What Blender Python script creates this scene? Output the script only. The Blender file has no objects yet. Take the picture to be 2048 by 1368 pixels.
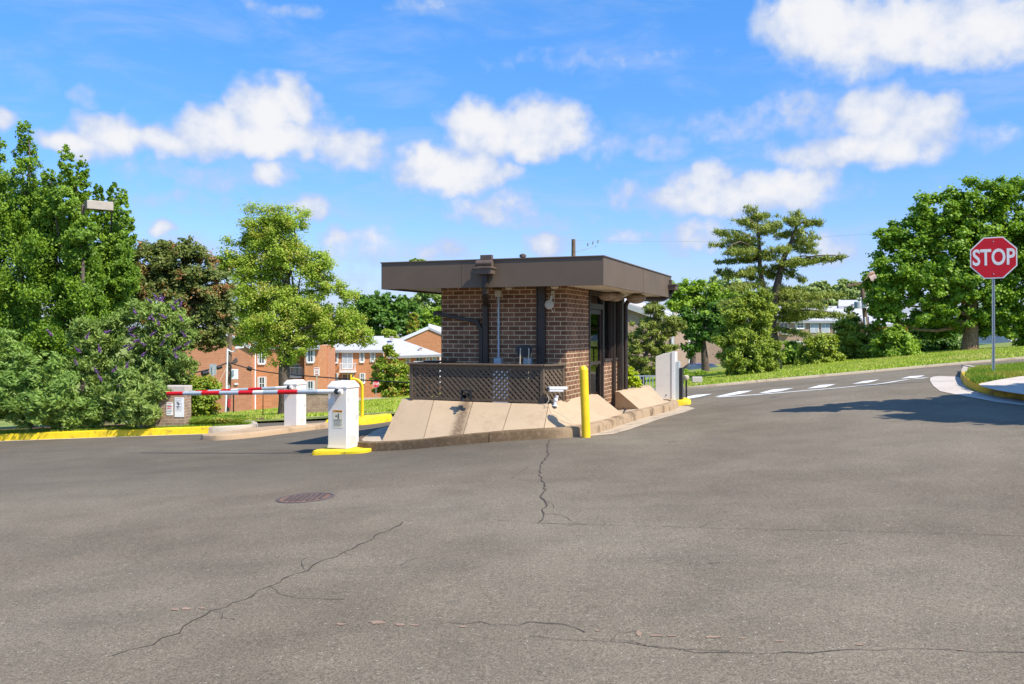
import bpy, bmesh, math, random
import numpy as np
from mathutils import Vector, Matrix
random.seed(7); RNG = np.random.default_rng(7)
R = math.radians
SC = bpy.context.scene; COL = SC.collection
# ------------------------------------------------------------------ camera
F, HY, CAMZ = 1750.0, 662.0, 1.6
cd = bpy.data.cameras.new('camera'); cam = bpy.data.objects.new('camera', cd); COL.objects.link(cam)
cam.location = (0, 0, CAMZ); cam.rotation_euler = (R(90), 0, 0)
cd.sensor_width = 36; cd.lens = F / 2048 * 36; cd.shift_y = -(684 - HY) / 2048
cd.clip_start = 0.1; cd.clip_end = 3000
SC.camera = cam
# ------------------------------------------------------------------ light
SUN = Vector((0.6236, -0.4965, 1.0)).normalized()
SUN_EL = math.asin(SUN.z); SUN_AZ = math.atan2(SUN.x, SUN.y)
sl = bpy.data.lights.new('sun', 'SUN'); sl.energy = 4.6; sl.angle = R(0.5); sl.color = (1.0, 0.93, 0.82)
so = bpy.data.objects.new('sun', sl); COL.objects.link(so)
so.rotation_euler = (-SUN).to_track_quat('-Z', 'Y').to_euler(); so.location = (30, -20, 50)
SC.view_settings.view_transform = 'Standard'; SC.view_settings.look = 'None'
SC.view_settings.exposure = 0.6; SC.view_settings.gamma = 1.0
SC.cycles.max_bounces = 6; SC.cycles.transparent_max_bounces = 8
SC.cycles.diffuse_bounces = 3; SC.cycles.glossy_bounces = 3; SC.cycles.transmission_bounces = 3
SC.cycles.use_denoising = True
W = bpy.data.worlds.new('World'); SC.world = W; W.use_nodes = True

class NT:
    """tiny node-tree helper"""
    def __init__(s, tree): s.t = tree; s.n = tree.nodes; s.l = tree.links; s.n.clear()
    def new(s, typ, **kw):
        n = s.n.new(typ)
        for k, v in kw.items():
            if k.startswith('i_'): n.inputs[k[2:].replace('_', ' ')].default_value = v
            else: setattr(n, k, v)
        return n
    def link(s, a, b): s.l.new(a, b)
    def val(s, sock, v):
        if isinstance(v, (int, float, tuple, list)): sock.default_value = v
        else: s.l.new(v, sock)
    def math(s, op, a, b=0.0, c=None, clamp=False):
        n = s.new('ShaderNodeMath', operation=op, use_clamp=clamp)
        s.val(n.inputs[0], a); s.val(n.inputs[1], b)
        if c is not None: s.val(n.inputs[2], c)
        return n.outputs[0]
    def vmath(s, op, a, b=(0, 0, 0)):
        n = s.new('ShaderNodeVectorMath', operation=op); s.val(n.inputs[0], a); s.val(n.inputs[1], b)
        return n.outputs['Value'] if op in ('LENGTH', 'DOT_PRODUCT', 'DISTANCE') else n.outputs['Vector']
    def mix(s, f, a, b, bt='MIX'):
        n = s.new('ShaderNodeMix', data_type='RGBA', blend_type=bt)
        s.val(n.inputs[0], f)
        s.val(n.inputs[6], c4(a)); s.val(n.inputs[7], c4(b))
        return n.outputs[2]
    def ramp(s, f, lo, hi, a=0.0, b=1.0, smooth=False):
        n = s.new('ShaderNodeMapRange', interpolation_type='SMOOTHSTEP' if smooth else 'LINEAR'); n.clamp = True
        s.val(n.inputs[0], f); s.val(n.inputs[1], lo); s.val(n.inputs[2], hi); s.val(n.inputs[3], a); s.val(n.inputs[4], b)
        return n.outputs[0]
    def noise(s, vec, scale, detail=2.0, rough=0.5, dist=0.0):
        n = s.new('ShaderNodeTexNoise')
        if vec is not None: s.link(vec, n.inputs['Vector'])
        n.inputs['Scale'].default_value = scale; n.inputs['Detail'].default_value = detail
        n.inputs['Roughness'].default_value = rough; n.inputs['Distortion'].default_value = dist
        return n.outputs['Fac']
def c4(c):
    if isinstance(c, (tuple, list)) and len(c) == 3: return (c[0], c[1], c[2], 1.0)
    return c

def world_sky():
    t = NT(W.node_tree)
    out = t.new('ShaderNodeOutputWorld')
    sky = t.new('ShaderNodeTexSky', sky_type='NISHITA', sun_disc=False, sun_elevation=SUN_EL, sun_rotation=SUN_AZ,
                air_density=1.0, dust_density=0.6, ozone_density=2.2, altitude=0)
    hs = t.new('ShaderNodeHueSaturation'); hs.inputs['Saturation'].default_value = 1.25; hs.inputs['Value'].default_value = 1.0
    t.link(sky.outputs[0], hs.inputs['Color'])
    bg = t.new('ShaderNodeBackground'); bg.inputs['Strength'].default_value = 0.132;  tc = t.new('ShaderNodeTexCoord'); d = t.vmath('NORMALIZE', tc.outputs['Generated'])
    sp = t.new('ShaderNodeSeparateXYZ'); t.link(d, sp.inputs[0])
    az = t.math('ARCTAN2', sp.outputs['X'], sp.outputs['Y']); el = t.math('ARCSINE', sp.outputs['Z'])
    t.link(t.mix(1.0, hs.outputs[0], t.mix(t.ramp(el, 0.0, 0.42), (0.60, 0.62, 1.02), (0.74, 1.06, 1.26)), 'MULTIPLY'), bg.inputs['Color'])
    cb = t.new('ShaderNodeCombineXYZ'); t.link(az, cb.inputs[0]); t.link(el, cb.inputs[1])
    n1 = t.new('ShaderNodeTexNoise'); t.link(cb.outputs[0], n1.inputs['Vector']); n1.inputs['Scale'].default_value = 24; n1.inputs['Detail'].default_value = 2; n1.inputs['Roughness'].default_value = 0.55
    off = t.vmath('MULTIPLY', t.vmath('SUBTRACT', n1.outputs['Color'], (0.5, 0.5, 0.5)), (0.045, 0.04, 0))
    p = t.vmath('ADD', cb.outputs[0], off)
    blobs = [(150,285,70,30,1),(215,265,75,45,1),(330,282,100,34,1),(430,262,90,48,1),(520,225,75,62,1),(585,210,55,52,1),(540,285,110,36,1),(700,296,85,38,.8),(640,270,60,45,.55),
             (545,347,50,24,.75),(618,408,46,27,.8),(960,252,80,48,1),(1090,255,100,52,1),(1020,290,110,32,1),(900,338,125,48,1),(860,320,60,30,.9),(970,350,70,30,.8),
             (985,415,90,28,.6),(1095,485,52,30,.75),(1750,225,80,56,1),(1840,250,90,58,1),(1720,295,190,42,.9),(1600,225,90,34,.42),(1480,250,110,30,.3),(1480,395,200,42,.95),(1400,365,70,36,.75),
             (1430,350,50,30,.7),(1600,375,90,45,.9),(1640,40,125,75,1),(1800,60,220,70,1),(1960,60,170,75,1),(1720,120,120,40,.5),(1240,385,60,26,.45),(1320,292,60,20,.4),(1200,292,60,24,.35),
             (890,495,60,24,.6),(700,470,80,26,.5),(740,500,160,34,.4),(322,462,30,20,.7),(380,490,90,26,.35),(1390,470,80,28,.6),(1245,480,50,22,.45),(1655,500,60,38,.6),(0,245,40,22,.7),
             (1980,268,60,24,.35),(400,350,150,24,.28),(340,400,160,20,.22),(1050,440,120,18,.3),(640,560,160,24,.3),(170,190,30,14,.25),(560,22,70,14,.25),(850,15,60,12,.3),(1180,120,160,16,.12),
             (-500,250,260,60,1),(-900,400,200,60,.9),(2600,330,260,60,1),(3200,150,260,80,1),(2300,450,150,30,.6)]
    acc = None
    for (px, py, rx, ry, k) in blobs:
        a0 = math.atan((px - 1024) / F); e0 = math.atan((HY - py) / F * math.cos(a0))
        sx = 1 / (1.22 * rx / F * math.cos(a0) ** 2); sy = 1 / (1.22 * ry / F * math.cos(a0))
        v = t.vmath('MULTIPLY', t.vmath('SUBTRACT', p, (a0, e0, 0)), (sx, sy, 0))
        L = t.vmath('DOT_PRODUCT', v, v)
        m = t.math('MULTIPLY_ADD', L, -k, k)
        acc = m if acc is None else t.math('SMOOTH_MAX', acc, m, 0.25)
    fine = t.noise(cb.outputs[0], 42, 6, 0.58)
    wis = t.noise(t.vmath('MULTIPLY', cb.outputs[0], (1, 3.2, 1)), 6, 6, 0.6, 0.4)
    d1 = t.math('ADD', acc, t.math('MULTIPLY', t.math('SUBTRACT', fine, 0.5), 1.05))
    mask = t.ramp(d1, -0.10, 0.66, 0, 0.98, True)
    w = t.math('MULTIPLY', t.ramp(wis, 0.44, 0.75, 0, 1, True), t.ramp(el, 0.0, 0.5, 0.7, 0.25))
    mask = t.math('MAXIMUM', mask, w)
    hz = t.ramp(el, 0.0, 0.16, 0.12, 0.0, True)
    mask = t.math('MAXIMUM', mask, hz)
    shade = t.ramp(t.math('ADD', d1, t.math('MULTIPLY', t.math('SUBTRACT', t.noise(cb.outputs[0], 16, 3), 0.5), 1.2)), 0.2, 1.1, 0, 1, True)
    cc = t.mix(shade, (0.52, 0.64, 0.90), (0.94, 0.94, 0.96))
    bg2 = t.new('ShaderNodeBackground'); bg2.inputs['Strength'].default_value = 0.65; t.link(cc, bg2.inputs['Color'])
    ms = t.new('ShaderNodeMixShader'); t.link(mask, ms.inputs[0]); t.link(bg.outputs[0], ms.inputs[1]); t.link(bg2.outputs[0], ms.inputs[2])
    t.link(ms.outputs[0], out.inputs['Surface'])
world_sky()

# ------------------------------------------------------------------ points
def P(px, py, Y): return Vector(((px - 1024) / F * Y, Y, CAMZ + (HY - py) / F * Y))
CP = [(0,882,21),(430,867,20),(405,881,18.2),(560,868,19),(700,853,21.5),(737,903,14.3),(800,902,14.0),(900,891,13.6),(1010,882,13.4),
      (1110,876,13.4),(1170,873,13.6),(1200,866,14),(1250,848,15),(1300,833,16.5),(1352,819,18.3),(1928,777,15.9),(2048,800,14.5),
      (1870,757,18.5),(1850,757,20),(1370,797,20.5),(1385,777,25),(1700,749,26),(2048,718,27),(1739,732,32),(1940,702,45),(1550,746,38),(2048,698,45),
      (1420,750,45),(1300,745,75),(1640,705,100),(570,832,45),(457,829,58),(500,830,90),(750,808,50),(850,795,100),(750,828,36),(510,843,30),(400,842,30)]
cpts = [tuple(P(*c)) for c in CP] + [(0,0,0),(-3,5,-.13),(3,5,.12),(0,5,0),(-6,10,-.36),(6,10,.3),(0,9,-.02),(12,9,.62),(-12,10,-.7),(0,-8,0),(10,-8,.4),(-10,-8,-.4),
      (25,12,1.4),(25,25,1.5),(-25,15,-1.7),(-30,30,-2.6),(40,45,2.0),(-60,60,-6),(60,80,1.5),(-80,120,-9),(0,130,-6.5),(80,140,0),(0,200,-5),(-150,200,-9),(150,200,1),
      (0,-60,0),(-80,-40,-2),(80,-40,2),(-150,60,-8),(150,60,5),(3,12,.06)]
_X = np.array([[p[0], p[1]] for p in cpts]) / 10.0; _Z = np.array([p[2] for p in cpts])
def _phi(r): return r * r * np.log(r + 1e-9)
_n = len(_X); _K = _phi(np.linalg.norm(_X[:, None] - _X[None], axis=2)) + np.eye(_n) * 0.004
_Pm = np.hstack([np.ones((_n, 1)), _X]); _A = np.block([[_K, _Pm], [_Pm.T, np.zeros((3, 3))]])
_w = np.linalg.solve(_A, np.concatenate([_Z, np.zeros(3)]))
def Tn(xy):
    q = np.asarray(xy, float) / 10.0
    r = np.linalg.norm(q[:, None] - _X[None], axis=2)
    return _phi(r) @ _w[:_n] + _w[_n] + q @ _w[_n + 1:]
def T(x, y): return float(Tn([[x, y]])[0])
_ys = np.concatenate([np.arange(3, 60, .1), np.arange(60, 160, .5)])
def G(px, py, dz=0.0):
    xs = (px - 1024) / F * _ys; zs = CAMZ + (HY - py) / F * _ys
    d = zs - (Tn(np.stack([xs, _ys], 1)) + dz)
    i = int(np.argmax(d < 0)) if (d < 0).any() else len(_ys) - 1
    i = max(i, 1); a, b = d[i - 1], d[i]; t = a / (a - b) if a != b else 0
    Y = _ys[i - 1] + t * (_ys[i] - _ys[i - 1])
    return Vector(((px - 1024) / F * Y, Y, CAMZ + (HY - py) / F * Y))
def cat(pts, n=6, closed=False):
    p = [Vector(q) for q in pts]; out = []
    m = len(p)
    for i in range(m if closed else m - 1):
        g = (lambda k: p[k % m]) if closed else (lambda k: p[min(max(k, 0), m - 1)])
        a, b, c, d = g(i - 1), g(i), g(i + 1), g(i + 2)
        for k in range(n):
            t = k / n
            out.append(0.5 * ((2 * b) + (c - a) * t + (2 * a - 5 * b + 4 * c - d) * t * t + (3 * b - a - 3 * c + d) * t ** 3))
    if not closed: out.append(p[-1])
    return out

# ------------------------------------------------------------------ mesh builder
class MB:
    def __init__(s): s.v = []; s.f = []; s.m = []
    def add(s, vs, fs, mi=0):
        o = len(s.v); s.v += [tuple(v) for v in vs]; s.f += [tuple(o + i for i in f) for f in fs]; s.m += [mi] * len(fs); return s
    def obox(s, c, ax, ay, az, mi=0):
        c, ax, ay, az = map(Vector, (c, ax, ay, az))
        vs = [c + i * ax + j * ay + k * az for k in (-1, 1) for j in (-1, 1) for i in (-1, 1)]
        return s.add(vs, [(0, 2, 3, 1), (4, 5, 7, 6), (0, 1, 5, 4), (2, 6, 7, 3), (0, 4, 6, 2), (1, 3, 7, 5)], mi)
    def box(s, x0, y0, z0, x1, y1, z1, mi=0):
        return s.obox(((x0 + x1) / 2, (y0 + y1) / 2, (z0 + z1) / 2), ((x1 - x0) / 2, 0, 0), (0, (y1 - y0) / 2, 0), (0, 0, (z1 - z0) / 2), mi)
    def bar(s, a, b, w, h, mi=0, up=(0, 0, 1)):
        a, b = Vector(a), Vector(b); d = (b - a); L = d.length; d.normalize()
        sd = d.cross(Vector(up));
        if sd.length < 1e-4: sd = d.cross(Vector((0, 1, 0)))
        sd.normalize(); u = sd.cross(d)
        return s.obox((a + b) / 2, d * L / 2, sd * w / 2, u * h / 2, mi)
    def tube(s, pts, r, n=8, mi=0, caps=True):
        pts = [Vector(p) for p in pts]; k = len(pts)
        rs = r if isinstance(r, (list, tuple)) else [r] * k
        ref = None; vs = []
        for i, p in enumerate(pts):
            d = (pts[min(i + 1, k - 1)] - pts[max(i - 1, 0)]).normalized()
            if ref is None:
                ref = d.cross(Vector((0, 0, 1)));
                if ref.length < 1e-3: ref = d.cross(Vector((0, 1, 0)))
            ref = (ref - d * ref.dot(d)).normalized(); b = d.cross(ref)
            vs += [p + (ref * math.cos(2 * math.pi * j / n) + b * math.sin(2 * math.pi * j / n)) * rs[i] for j in range(n)]
        fs = [(i * n + j, i * n + (j + 1) % n, (i + 1) * n + (j + 1) % n, (i + 1) * n + j) for i in range(k - 1) for j in range(n)]
        if caps: fs += [tuple(range(n - 1, -1, -1)), tuple((k - 1) * n + j for j in range(n))]
        return s.add(vs, fs, mi)
    def lathe(s, prof, c=(0, 0, 0), n=20, mi=0, ax=None):
        c = Vector(c); vs = []; k = len(prof)
        if ax is None: X, Y, Z = Vector((1, 0, 0)), Vector((0, 1, 0)), Vector((0, 0, 1))
        else:
            Z = Vector(ax).normalized(); X = Z.orthogonal().normalized(); Y = Z.cross(X)
        for (r, z) in prof:
            vs += [c + X * r * math.cos(2 * math.pi * j / n) + Y * r * math.sin(2 * math.pi * j / n) + Z * z for j in range(n)]
        fs = [(i * n + j, i * n + (j + 1) % n, (i + 1) * n + (j + 1) % n, (i + 1) * n + j) for i in range(k - 1) for j in range(n)]
        fs += [tuple(range(n - 1, -1, -1)), tuple((k - 1) * n + j for j in range(n))]
        return s.add(vs, fs, mi)
    def prism(s, poly, d, mi=0):
        """poly: list of 3D points (planar), extruded by vector d"""
        poly = [Vector(p) for p in poly]; d = Vector(d); n = len(poly)
        vs = poly + [p + d for p in poly]
        return s.add(vs, [tuple(range(n - 1, -1, -1)), tuple(range(n, 2 * n))] + [(i, (i + 1) % n, n + (i + 1) % n, n + i) for i in range(n)], mi)
    def build(s, name, mats, parent=None, smooth=False, uv=False, bevel=0, loc=None, label=None, recalc=True, seg=2):
        me = bpy.data.meshes.new(name); me.from_pydata(s.v, [], s.f)
        if not isinstance(mats, (list, tuple)): mats = [mats]
        for m in mats: me.materials.append(m)
        if len(mats) > 1: me.polygons.foreach_set('material_index', s.m)
        if recalc:
            bm = bmesh.new(); bm.from_mesh(me); bmesh.ops.recalc_face_normals(bm, faces=bm.faces); bm.to_mesh(me); bm.free()
        if smooth:
            me.polygons.foreach_set('use_smooth', [True] * len(me.polygons))
            try: me.set_sharp_from_angle(angle=R(38))
            except Exception: pass
        if uv: wall_uv(me)
        o = bpy.data.objects.new(name, me); COL.objects.link(o)
        if parent: o.parent = parent
        if loc: o.location = loc
        if bevel:
            b = o.modifiers.new('bevel', 'BEVEL'); b.width = bevel; b.segments = seg; b.limit_method = 'ANGLE'; b.angle_limit = R(40)
        if label: o['label'] = label
        return o
def wall_uv(me):
    ul = me.uv_layers.new(name='UVMap'); uv = ul.data
    for p in me.polygons:
        n = p.normal
        if abs(n.z) > 0.9: tx, ty = Vector((1, 0, 0)), Vector((0, 1, 0))
        else:
            tx = Vector((-n.y, n.x, 0)).normalized(); ty = Vector((0, 0, 1))
        for li in p.loop_indices:
            co = me.vertices[me.loops[li].vertex_index].co
            uv[li].uv = (co.dot(tx), co.dot(ty))
def thing(name, label, cat_, loc=(0, 0, 0), rz=0, group=None):
    o = bpy.data.objects.new(name, None); COL.objects.link(o); o.empty_display_size = 0.2
    o.location = loc; o.rotation_euler = (0, 0, rz); tag(o, label, cat_, group); return o
def tag(o, label, cat_, group=None):
    o['label'] = label; o['category'] = cat_
    if group: o['group'] = group
    return o
def struct(o): o['kind'] = 'structure'; return o
def stuff(o, label=None, cat_=None):
    o['kind'] = 'stuff'
    if label: o['label'] = label; o['category'] = cat_
    return o
def copy_tree(o, parent=None):
    c = o.copy(); COL.objects.link(c); c.parent = parent
    for ch in [q for q in bpy.data.objects if q.parent == o]: copy_tree(ch, c)
    return c
def np_mesh(name, V, Fq, mat, parent=None, smooth=False):
    """V (n,3), Fq (m,k) arrays -> mesh object"""
    me = bpy.data.meshes.new(name); k = Fq.shape[1]
    me.vertices.add(len(V)); me.vertices.foreach_set('co', np.ascontiguousarray(V, dtype=np.float32).ravel())
    me.loops.add(Fq.size); me.loops.foreach_set('vertex_index', np.ascontiguousarray(Fq, dtype=np.int32).ravel())
    me.polygons.add(len(Fq)); me.polygons.foreach_set('loop_start', np.arange(0, Fq.size, k, dtype=np.int32))
    me.polygons.foreach_set('loop_total', np.full(len(Fq), k, dtype=np.int32))
    me.update(calc_edges=True)
    me.materials.append(mat)
    if smooth: me.polygons.foreach_set('use_smooth', np.ones(len(Fq), dtype=bool))
    o = bpy.data.objects.new(name, me); COL.objects.link(o)
    if parent: o.parent = parent
    return o

# ------------------------------------------------------------------ materials
def new_mat(name):
    m = bpy.data.materials.new(name); m.use_nodes = True; t = NT(m.node_tree)
    out = t.new('ShaderNodeOutputMaterial'); b = t.new('ShaderNodeBsdfPrincipled'); t.link(b.outputs[0], out.inputs[0])
    return m, t, b, out
def plain(name, col, rough=0.6, metal=0.0, var=0.12, scale=6, bump=0.0, bscale=60, spec=0.4, dirt=0.0, dirtcol=(0.1, 0.08, 0.06)):
    m, t, b, _ = new_mat(name)
    tc = t.new('ShaderNodeTexCoord'); o = tc.outputs['Object']
    n = t.noise(o, scale, 5, 0.6)
    lo = tuple(c * (1 - var) for c in col); hi = tuple(min(1, c * (1 + var)) for c in col)
    c = t.mix(t.ramp(n, 0.3, 0.7), lo, hi)
    if dirt:
        n2 = t.noise(o, scale * 2.3, 6, 0.65)
        c = t.mix(t.math('MULTIPLY', t.ramp(n2, 0.52, 0.72, 0, 1, True), dirt), c, dirtcol)
    t.link(c, b.inputs['Base Color'])
    t.val(b.inputs['Roughness'], t.ramp(n, 0.2, 0.8, max(0.05, rough - 0.08), min(1, rough + 0.08)))
    b.inputs['Metallic'].default_value = metal; b.inputs['Specular IOR Level'].default_value = spec
    if bump:
        bp = t.new('ShaderNodeBump'); bp.inputs['Strength'].default_value = bump; bp.inputs['Distance'].default_value = 0.01
        t.link(t.noise(o, bscale, 4, 0.6), bp.inputs['Height']); t.link(bp.outputs[0], b.inputs['Normal'])
    return m
def brick_mat(name, c1, c2, mortar, bw=0.203, rh=0.0813, ms=0.011, bump=0.6, var=0.35, squash=1.0):
    m, t, b, _ = new_mat(name)
    uv = t.new('ShaderNodeUVMap'); tc = t.new('ShaderNodeTexCoord')
    wob = t.vmath('MULTIPLY', t.vmath('SUBTRACT', nc(t, uv.outputs[0], 9), (0.5, 0.5, 0.5)), (0.006, 0.006, 0))
    bt = t.new('ShaderNodeTexBrick'); t.link(t.vmath('ADD', uv.outputs[0], wob), bt.inputs['Vector'])
    bt.inputs['Scale'].default_value = 1; bt.inputs['Brick Width'].default_value = bw; bt.inputs['Row Height'].default_value = rh
    bt.inputs['Mortar Size'].default_value = ms; bt.inputs['Mortar Smooth'].default_value = 0.2; bt.inputs['Bias'].default_value = -0.1
    bt.inputs['Color1'].default_value = c4(c1); bt.inputs['Color2'].default_value = c4(c2); bt.inputs['Mortar'].default_value = c4(mortar)
    n = t.noise(tc.outputs['Object'], 3.0, 5, 0.6); n2 = t.noise(uv.outputs[0], 90, 3, 0.6)
    c = t.mix(1.0, bt.outputs['Color'], t.mix(t.ramp(n, 0.3, 0.7), (1 - var,) * 3, (1 + var * 0.4,) * 3), 'MULTIPLY')
    n4 = t.noise(t.vmath('MULTIPLY', uv.outputs[0], (4.5, .7, 1)), 1.0, 5, 0.65)
    c = t.mix(t.math('MULTIPLY', t.ramp(n4, 0.5, 0.7, 0, 1, True), var), c, tuple(x * .75 for x in c1))
    c = t.mix(1.0, c, t.mix(t.ramp(n2, 0.3, 0.7), (0.82,) * 3, (1.12,) * 3), 'MULTIPLY')
    t.link(c, b.inputs['Base Color']); b.inputs['Roughness'].default_value = 0.88; b.inputs['Specular IOR Level'].default_value = 0.25
    bp = t.new('ShaderNodeBump'); bp.inputs['Strength'].default_value = bump; bp.inputs['Distance'].default_value = 0.006
    h = t.math('MULTIPLY_ADD', n2, 0.25, t.math('SUBTRACT', 1.0, bt.outputs['Fac']))
    t.link(h, bp.inputs['Height']); t.link(bp.outputs[0], b.inputs['Normal'])
    return m
def nc(t, vec, scale):
    n = t.new('ShaderNodeTexNoise'); t.link(vec, n.inputs['Vector']); n.inputs['Scale'].default_value = scale; n.inputs['Detail'].default_value = 2
    return n.outputs['Color']
def leaf_mat(name, c1, c2, c3=None, trans=0.35, pscale=0.9, rough=0.55):
    """per-leaf and per-clump colour variation, thin translucent leaves"""
    m, t, b, out = new_mat(name)
    ge = t.new('ShaderNodeNewGeometry'); tc = t.new('ShaderNodeTexCoord')
    rnd = ge.outputs['Random Per Island']
    n = t.noise(tc.outputs['Object'], pscale, 3, 0.6)
    f = t.math('ADD', t.math('MULTIPLY', rnd, 0.55), t.math('MULTIPLY', t.ramp(n, 0.3, 0.7), 0.45))
    c = t.mix(f, c1, c2)
    if c3:
        c = t.mix(t.math('MULTIPLY', t.ramp(t.noise(tc.outputs['Object'], pscale * 1.7, 3, 0.6), 0.5, 0.62, 0, 1, True), t.ramp(rnd, 0.15, 0.5)), c, c3)
    t.link(c, b.inputs['Base Color']); b.inputs['Roughness'].default_value = rough; b.inputs['Specular IOR Level'].default_value = 0.35
    tr = t.new('ShaderNodeBsdfTranslucent'); t.link(t.mix(1.0, c, (1.35, 1.35, 0.7), 'MULTIPLY'), tr.inputs['Color'])
    mx = t.new('ShaderNodeMixShader'); mx.inputs[0].default_value = trans
    t.link(b.outputs[0], mx.inputs[1]); t.link(tr.outputs[0], mx.inputs[2]); t.link(mx.outputs[0], out.inputs[0])
    return m
def bark_mat(name, c1, c2):
    m, t, b, _ = new_mat(name)
    tc = t.new('ShaderNodeTexCoord'); v = t.vmath('MULTIPLY', tc.outputs['Object'], (6, 6, 1.2))
    n = t.noise(v, 3.5, 6, 0.65, 0.6)
    t.link(t.mix(t.ramp(n, 0.35, 0.65), c1, c2), b.inputs['Base Color']); b.inputs['Roughness'].default_value = 0.9
    bp = t.new('ShaderNodeBump'); bp.inputs['Strength'].default_value = 0.8; bp.inputs['Distance'].default_value = 0.03
    t.link(n, bp.inputs['Height']); t.link(bp.outputs[0], b.inputs['Normal'])
    return m
def asphalt_mat(name, base, light, k=1.0):
    m, t, b, _ = new_mat(name)
    tc = t.new('ShaderNodeTexCoord'); o = tc.outputs['Object']
    big = t.noise(o, 0.22, 4, 0.55); mid = t.noise(o, 1.3, 5, 0.6); g = t.noise(o, 95, 2, 0.7); g2 = t.noise(o, 34, 3, 0.7)
    c = t.mix(t.ramp(big, 0.32, 0.68, 0, 1, True), base, light)
    c = t.mix(1.0, c, t.mix(t.ramp(mid, 0.3, 0.7), (0.84,) * 3, (1.12,) * 3), 'MULTIPLY')
    c = t.mix(1.0, c, t.mix(t.ramp(g, 0.28, 0.72), (0.50,) * 3, (1.52,) * 3), 'MULTIPLY')
    c = t.mix(1.0, c, t.mix(t.ramp(g2, 0.3, 0.7), (0.80,) * 3, (1.2,) * 3), 'MULTIPLY')
    se = t.new('ShaderNodeSeparateXYZ'); t.link(o, se.inputs[0])
    pz = t.math('MULTIPLY', t.ramp(t.math('ADD', se.outputs['Y'], t.math('MULTIPLY', mid, 2.5)), 10.6, 13.4, 0, 1, True), t.ramp(t.math('ADD', se.outputs['X'], t.math('MULTIPLY', big, 3)), 4.0, 1.0, 0, 1, True))
    c = t.mix(t.math('MULTIPLY', pz, 0.38), c, (0.060, 0.052, 0.044))
    # worn tyre streaks along the lane, oil drips
    st = t.noise(t.vmath('MULTIPLY', o, (0.35, 2.6, 1)), 1.0, 4, 0.6)
    c = t.mix(t.math('MULTIPLY', t.ramp(st, 0.48, 0.75, 0, 1, True), 0.15), c, (0.055, 0.052, 0.05))
    vo = t.new('ShaderNodeTexVoronoi'); t.link(o, vo.inputs['Vector']); vo.inputs['Scale'].default_value = 38
    sp = t.math('MULTIPLY', t.ramp(vo.outputs['Distance'], 0.10, 0.2, 1, 0), t.ramp(t.noise(o, 17, 1), 0.60, 0.64))
    c = t.mix(t.math('MULTIPLY', sp, 0.75), c, (0.52, 0.49, 0.44))
    dp_ = t.new('ShaderNodeTexVoronoi'); t.link(t.vmath('ADD', o, (3.3, 1.7, 0)), dp_.inputs['Vector']); dp_.inputs['Scale'].default_value = 0.9
    oil = t.math('MULTIPLY', t.ramp(t.math('ADD', dp_.outputs['Distance'], t.math('MULTIPLY', mid, 0.12)), 0.08, 0.17, 1, 0, True), t.ramp(t.noise(o, 0.7, 2), 0.5, 0.6))
    c = t.mix(t.math('MULTIPLY', oil, 0.35), c, (0.06, 0.055, 0.05))
    t.link(c, b.inputs['Base Color']); b.inputs['Roughness'].default_value = 0.92; b.inputs['Specular IOR Level'].default_value = 0.18
    bp = t.new('ShaderNodeBump'); bp.inputs['Strength'].default_value = 0.55; bp.inputs['Distance'].default_value = 0.006
    t.link(g, bp.inputs['Height']); t.link(bp.outputs[0], b.inputs['Normal'])
    return m
def kerb_mat(name, c1, c2, dirty=(0.07, 0.045, 0.025), amt=0.8, moss=False):
    m, t, b, _ = new_mat(name)
    tc = t.new('ShaderNodeTexCoord'); o = tc.outputs['Object']
    n = t.noise(o, 2.2, 6, 0.65); n2 = t.noise(o, 45, 3, 0.7)
    c = t.mix(t.ramp(n2, 0.3, 0.7), c1, c2)
    c = t.mix(t.math('MULTIPLY', t.ramp(n, 0.48, 0.68, 0, 1, True), amt), c, dirty)
    if moss:
        se = t.new('ShaderNodeSeparateXYZ'); t.link(o, se.inputs[0])
        mo_ = t.math('MULTIPLY', t.ramp(t.math('ADD', se.outputs['X'], t.math('MULTIPLY', t.noise(o, 5, 5, 0.7), 1.2)), 1.9, 0.9, 0, 1, True), t.ramp(t.noise(o, 16, 4, 0.7), 0.3, 0.5, 0.45, 0.9))
        c = t.mix(mo_, c, (0.105, 0.062, 0.026))
    t.link(c, b.inputs['Base Color']); b.inputs['Roughness'].default_value = 0.88
    bp = t.new('ShaderNodeBump'); bp.inputs['Strength'].default_value = 0.5; bp.inputs['Distance'].default_value = 0.006
    t.link(n2, bp.inputs['Height']); t.link(bp.outputs[0], b.inputs['Normal'])
    return m
def glass_mat(name, tint=(0.8, 0.8, 0.8), refl=0.25, dark=0.5):
    m = bpy.data.materials.new(name); m.use_nodes = True; t = NT(m.node_tree)
    out = t.new('ShaderNodeOutputMaterial'); tr = t.new('ShaderNodeBsdfTransparent'); tr.inputs[0].default_value = c4(tint)
    gl = t.new('ShaderNodeBsdfGlossy'); gl.inputs['Roughness'].default_value = 0.02
    fr = t.new('ShaderNodeFresnel'); fr.inputs[0].default_value = 1.5
    mx = t.new('ShaderNodeMixShader'); t.link(t.math('ADD', fr.outputs[0], refl * 0.3, clamp=True), mx.inputs[0]); t.link(tr.outputs[0], mx.inputs[1]); t.link(gl.outputs[0], mx.inputs[2])
    t.link(mx.outputs[0], out.inputs[0]); return m

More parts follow.
